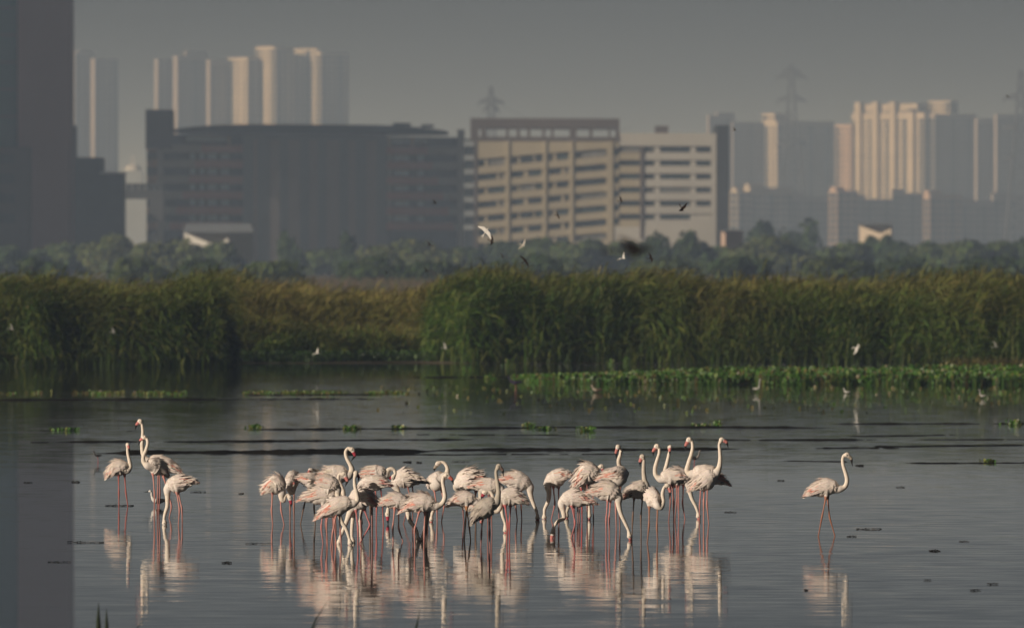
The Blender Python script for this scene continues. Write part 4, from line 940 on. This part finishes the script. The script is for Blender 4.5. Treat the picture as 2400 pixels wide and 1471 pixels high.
B('front feeding flamingo with a sharply bent neck and coral bill tip','D',1261,(668,916),(412,845),96,(290,900),[(306,1010),(312,1082),(248,1116),(197,1180)],(180,1262),[(167,1325),(166,1350)],[[(405,920),(445,1140),(398,1330)],[(430,920),(440,1140),(430,1400)]],pink=.55,red=.4,seed=30,leg=RD)
B('fluffed flamingo hooking its neck to preen, behind the white feeding bird','D',1218,(445,725),(600,545),115,(702,605),[(735,608),(712,535),(716,482)],(760,470),[(780,530),(786,586)],[[(590,640),(590,900),(590,1110)],[(655,640),(662,860),(662,1110)]],pink=.45,ruffle=.7,seed=31,beak=DEEP,leg=DK)
B('white breasted flamingo facing the camera, feeding between thin legs','D',1217,(680,640,.24),(545,632),97,(562,705,-.12),[(587,770,-.14),(602,880,-.1),(615,980,-.1)],(615,1060,-.1),[(617,1100,-.1),(618,1120,-.1)],[[(520,710),(525,920),(528,1100)],[(640,700),(660,880),(665,1100)]],pink=.15,seed=32,leg=(.58,.12,.12))
B('hidden feeding flamingo with brown grey rump behind the bent neck bird','D',1214,(560,690),(470,702),56,(410,742),[(388,890),(347,1010)],(343,1062),[(343,1090),(343,1110)],[[(470,740),(475,900),(480,1080)],[(490,740),(495,900),(500,1080)]],pink=.2,grey=.6,seed=33,leg=DK)
B('standing flamingo looking left with a hooked neck above the white feeding bird','D',1240,(738,628),(960,585),106,(1040,550,.12),[(985,490,.2),(962,405,.15),(986,320,.1),(988,268,.1)],(958,236),[(934,300),(936,380)],[[(905,660),(930,990),(935,1210)],[(985,660),(975,1000),(978,1210)]],pink=.6,seed=34)
B('white feeding flamingo with an orange tail patch and long diagonal neck','D',1265,(612,792),(850,765),110,(955,840),[(964,925),(990,1030),(1040,1140),(1080,1230)],(1094,1300),[(1105,1338),(1105,1360)],[[(835,840),(815,1090),(815,1420)],[(870,840),(850,1090),(855,1420)]],pink=.6,seed=35,leg=(.65,.28,.26))
B('dusky flamingo standing upright left of the round white bird','E',1263,(110,828),(240,752),98,(318,708),[(306,620),(297,530),(298,450),(300,392)],(281,352),[(256,405),(254,474)],[[(185,820),(168,1060),(155,1350)],[(285,820),(265,1060),(268,1360)]],pink=.5,grey=.55,black=.6,seed=36,leg=BR)
B('round pure white flamingo with its neck hooked up and over','E',1271,(365,850,.2),(410,848),98,(452,930,-.14),[(500,962,-.15),(530,890,-.1),(522,790,-.1),(546,712,-.1)],(582,697,-.08),[(610,760,-.08),(600,858,-.08)],[[(365,930),(360,1170),(340,1370)],[(465,930),(455,1180),(462,1370)]],pink=.0,black=.0,seed=37,leg=(.45,.22,.15))
B('tall flamingo looking left at the back of the right cluster','E',1222,(790,620),(620,592),86,(505,622),[(442,575),(432,500),(456,400),(482,310),(480,252)],(453,228),[(413,285),(410,346)],[[(610,670),(615,880),(600,1060)],[(635,670),(650,900),(655,1060)]],pink=.4,seed=38,leg=DK)
B('flamingo looking straight at the camera with bill hanging down','E',1220,(735,650,.2),(620,645),82,(552,625,-.1),[(549,540,-.05),(570,450,0),(595,340,0),(606,284,0)],(608,238,-.02),[(607,285,-.07),(606,330,-.07)],[[(690,680),(690,880),(675,1050)],[(640,680),(655,880),(655,1060)]],pink=.2,seed=39,leg=DK)
B('white feeding flamingo with a salmon wing patch in the right cluster','E',1216,(566,592),(722,590),102,(818,655),[(840,740),(870,850),(920,950),(940,1015)],(948,1066),[(952,1095),(952,1115)],[[(710,670),(710,900),(714,1090)],[(770,670),(760,910),(787,1080)]],pink=.7,seed=40,leg=(.65,.28,.26))
B('tall flamingo facing left with a pink pointed tail behind the rightmost pair','E',1226,(1288,684),(1030,562),102,(875,560),[(814,528),(830,430),(865,320),(880,232),(866,166)],(836,150),[(799,214),(794,286)],[[(1010,670),(1010,870),(1008,1120)],[(980,670),(965,910),(960,1090)]],pink=.55,seed=41,leg=(.64,.28,.26))
B('flamingo facing right with a tall neck at the right end of the group','E',1227,(868,748),(1030,642),106,(1150,555),[(1194,480),(1207,380),(1202,280),(1196,204)],(1224,152),[(1278,178),(1304,250)],[[(1055,690),(1050,920),(1068,1130)],[(1022,690),(1012,900),(1012,1130)]],pink=.35,seed=42)
B('lone flamingo walking to the right, far from the group','F',1256,(234,744),(485,628),108,(645,652),[(734,626),(766,545),(746,440),(718,350),(708,262),(726,208)],(766,202),[(816,245),(838,350)],[[(490,740),(435,1010),(385,1275)],[(505,740),(535,1020),(605,1275)]],pink=.5,seed=43,beak=PALE,leg=(.45,.20,.13))

# ------------------------------------------------------------------ small waders and water birds
def wader(label, name, cat, px, row, L, back, front, legc, facing=-1, neck_up=.6, legs=.9, group=None):
    "small standing bird: loft from tail to bill tip, two legs"
    D = row_d(row); o = P(px, row, D); o[2] = 0; f = facing; h = L*legs
    q = lambda a, z: o+np.array((f*a*L, 0, h+z*L))
    pts = [q(-.55, .12), q(-.3, .14), q(0, .10), q(.25, .16), q(.38, .16+neck_up*.45), q(.40, .16+neck_up*.8), q(.47, .2+neck_up*.85), q(.58, .17+neck_up*.85), q(.85, .13+neck_up*.85)]
    rad = [.02*L, .10*L, .165*L, .12*L, .062*L, .055*L, .078*L, .03*L, .008*L]
    C, R, S = spline(pts, rad, 5); cols = np.where((S < 2.6)[:, None], np.array(back), np.array(front)); cols[S > 6.9] = (.03, .03, .03)
    mb = MB(); tube(mb, C, R, (0, 1, 0), cols, ns=10)
    for s in (-1, 1):
        a = q(.02, -.02)+np.array((0, s*.04*L, 0)); b = a+np.array((-f*.05*L, 0, -h*.5)); c = o+np.array((s*.05*L, s*.04*L, -.05))
        LC, LR, LS = spline([a, b, c], [.03*L, .022*L, .018*L], 3); tube(mb, LC, LR, (0, 1, 0), np.tile(np.array(legc), (len(LC), 1)), ns=6)
    return tag(mb.build(name, M_BIRD, origin=o, smooth=True), label, cat, group)
BK = (.02,.02,.022); WH = (.75,.73,.70); PKL = (.55,.16,.16)
wader('black winged stilt standing at the feet of the left trio','stilt','wader',371,1186,.28,BK,WH,PKL,-1,.55,.2)
wader('tiny dark stilt alone in the water left of the trio','stilt','wader',229,1084,.16,BK,(.05,.05,.05),PKL,-1,.5,.75)
wader('black backed stilt behind the neck of the second bird from the right','stilt','wader',1628,1096,.22,BK,(.25,.23,.22),PKL,1,.6,.75)
wader('dark swamphen standing at the left tip of the hyacinth mat','swamphen','wader',1208,918,.42,(.03,.025,.05),(.03,.025,.05),(.25,.12,.10),-1,.35,.55)
wader('white egret standing upright before the hyacinth mat','egret','egret',1773,921,.23,(.5,.49,.46),(.5,.49,.46),BK,1,1.3,.45,'small white birds before the mat')
wader('white tern resting low on the water right of the egret','tern','tern',1985,922,.2,(.5,.5,.5),WH,BK,-1,.5,.12,'small white birds before the mat')
wader('small white wader near the right edge before the mat','egret','egret',2303,934,.2,(.5,.49,.46),(.5,.49,.46),BK,-1,.9,.3,'small white birds before the mat')
wader('greyish wader half hidden among the hyacinth leaves at the right','heron','heron',2322,890,.26,(.38,.38,.42),(.5,.5,.52),BK,-1,.5,.5)
wader('small brown duck swimming before the left part of the mat','duck','duck',1400,920,.34,(.12,.09,.06),(.35,.3,.25),BK,-1,.35,.12)
def flyer(label, name, cat, px, py, D, span, colr, wingc, yaw, roll, flap, pitch=0.0, group='birds in flight'):
    "flying bird: lofted body, two bent tapered wings, forked tail"
    L = span*.42; mb = MB()
    pts = np.array([(-.5,0,0),(-.3,0,.02),(0,0,.03),(.25,0,.03),(.38,0,.04),(.5,0,.02)])*L
    C, R, S = spline(pts, np.array((.015,.05,.085,.07,.055,.006))*L, 4)
    cols = np.tile(np.array(colr), (len(C), 1)); cols[S > 4.6] = (.05,.04,.03); tube(mb, C, R, (0, 1, 0), cols, ns=8)
    for s in (-1, 1):
        e1 = (.04*L, s*span*.22*math.cos(flap), span*.22*math.sin(flap)); e2 = (-.22*L, s*(span*.22*math.cos(flap)+span*.27*math.cos(flap*.3)), span*.22*math.sin(flap)+span*.27*math.sin(flap*.3))
        A = [(.2*L, s*.03*L, .05*L), (-.18*L, s*.03*L, .05*L)]; Bq = [(e1[0]+.16*L, e1[1], e1[2]), (e1[0]-.22*L, e1[1], e1[2])]
        t = .012*L
        for (a, b), (c, d) in (((A[0], A[1]), (Bq[0], Bq[1])), ((Bq[0], Bq[1]), ((e2[0]+.04*L, e2[1], e2[2]), (e2[0]-.04*L, e2[1], e2[2])))):
            lo = [np.array(v)-np.array((0,0,t)) for v in (a, b, d, c)]; hi = [np.array(v)+np.array((0,0,t)) for v in (a, b, d, c)]
            mb.hexa(lo, hi, np.array(wingc))
        mb.hexa([(-.42*L,0,-t),(-.42*L,s*.06*L,-t),(-.85*L,s*.16*L,-t),(-.7*L,s*.05*L,-t)], [(-.42*L,0,t),(-.42*L,s*.06*L,t),(-.85*L,s*.16*L,t),(-.7*L,s*.05*L,t)], np.array(wingc))
    o = mb.build(name, M_BIRD); p = P(px, py, D); o.location = tuple(p)
    o.rotation_euler = (roll, pitch, yaw)
    return tag(o, label, cat, group)
DKB = (.05,.035,.03); BRN = (.12,.07,.05)
flyer('white tern banking with wings spread before the beige office','tern','tern',1140,542,190,.42,(.6,.58,.55),(.6,.58,.55),-.3,1.2,.15,-.9)
flyer('blurred dark swallow close to the camera over the trees','swallow','swallow',1485,588,50,.46,(.02,.018,.02),(.02,.018,.02),.12,.22,.12)
flyer('white tern just below the blurred dark swallow','tern','tern',1461,606,230,.36,WH,WH,-.8,.7,.8)
flyer('small dark swallow right of the white tern under the blurred bird','swallow','swallow',1525,606,230,.32,DKB,DKB,.4,.9,.6)
flyer('brown swallow diving before the lowest right dark window','swallow','swallow',1598,489,200,.34,BRN,BRN,.5,1.2,.5,1.0)
flyer('brown swallow before the middle pier of the beige office','swallow','swallow',1455,471,260,.28,BRN,DKB,.2,.8,.7)
flyer('pale faint swallow before the slanted window ribbons','swallow','swallow',1307,507,260,.34,(.25,.19,.15),(.25,.19,.15),.6,.7,.3,.4)
flyer('dark swallow before the red banded wing right of the screen','swallow','swallow',1019,477,240,.26,DKB,DKB,.6,.5,.8)
flyer('brown swallow over the broad olive acacia','swallow','swallow',1007,575,240,.30,BRN,BRN,1.1,.6,.6)
flyer('brown swallow just right below the banking white tern','swallow','swallow',1152,566,230,.34,BRN,BRN,.4,.9,.3,.5)
flyer('pale swallow with raised wings right of the banking tern','swallow','swallow',1226,575,230,.32,(.55,.52,.47),(.45,.42,.38),-.6,.9,.4,.3)
flyer('reddish brown swallow above the left end of the right reeds','swallow','swallow',1178,603,240,.28,BRN,BRN,1.2,.5,.9)
flyer('dark swallow skimming the reed tops with wings in a line','swallow','swallow',1230,611,230,.34,DKB,DKB,.7,1.1,.1,-.5)
flyer('dark swallow low over the reed gap, left one','swallow','swallow',906,641,260,.30,DKB,DKB,1.3,.4,.9)
flyer('dark swallow low over the reed gap, right one','swallow','swallow',1000,636,260,.30,DKB,DKB,.9,.5,.8)
flyer('tiny dark bird high before the grey tower behind the stair shaft','swallow','swallow',1722,306,260,.22,DKB,DKB,.5,.5,.8)
flyer('tiny dark bird at the upper right by the edge pylon','swallow','swallow',2362,228,260,.20,DKB,DKB,.9,.5,.7)
flyer('pinkish white bird flying before the dark left reeds at the photo edge','tern','tern',27,771,340,.42,WH,WH,.5,.7,.7,.2)
flyer('greyish white bird flying before the dark left reeds','tern','tern',265,778,345,.36,(.5,.5,.5),(.5,.5,.5),.4,.8,.8)
flyer('white bird flying low in front of the reed gap','tern','tern',743,828,340,.42,WH,WH,-.8,.7,.7)
flyer('white bird flying low at the left foot of the right reed bed','tern','tern',1043,815,345,.40,(.6,.6,.58),WH,.3,.8,.8)
flyer('white tern flying before the dark right reeds','tern','tern',2008,815,340,.52,WH,WH,-.5,.8,-.4)
flyer('pale bird flying over the mud spit at the right','tern','tern',2333,813,345,.48,(.45,.45,.42),(.45,.45,.42),.4,.6,.9)
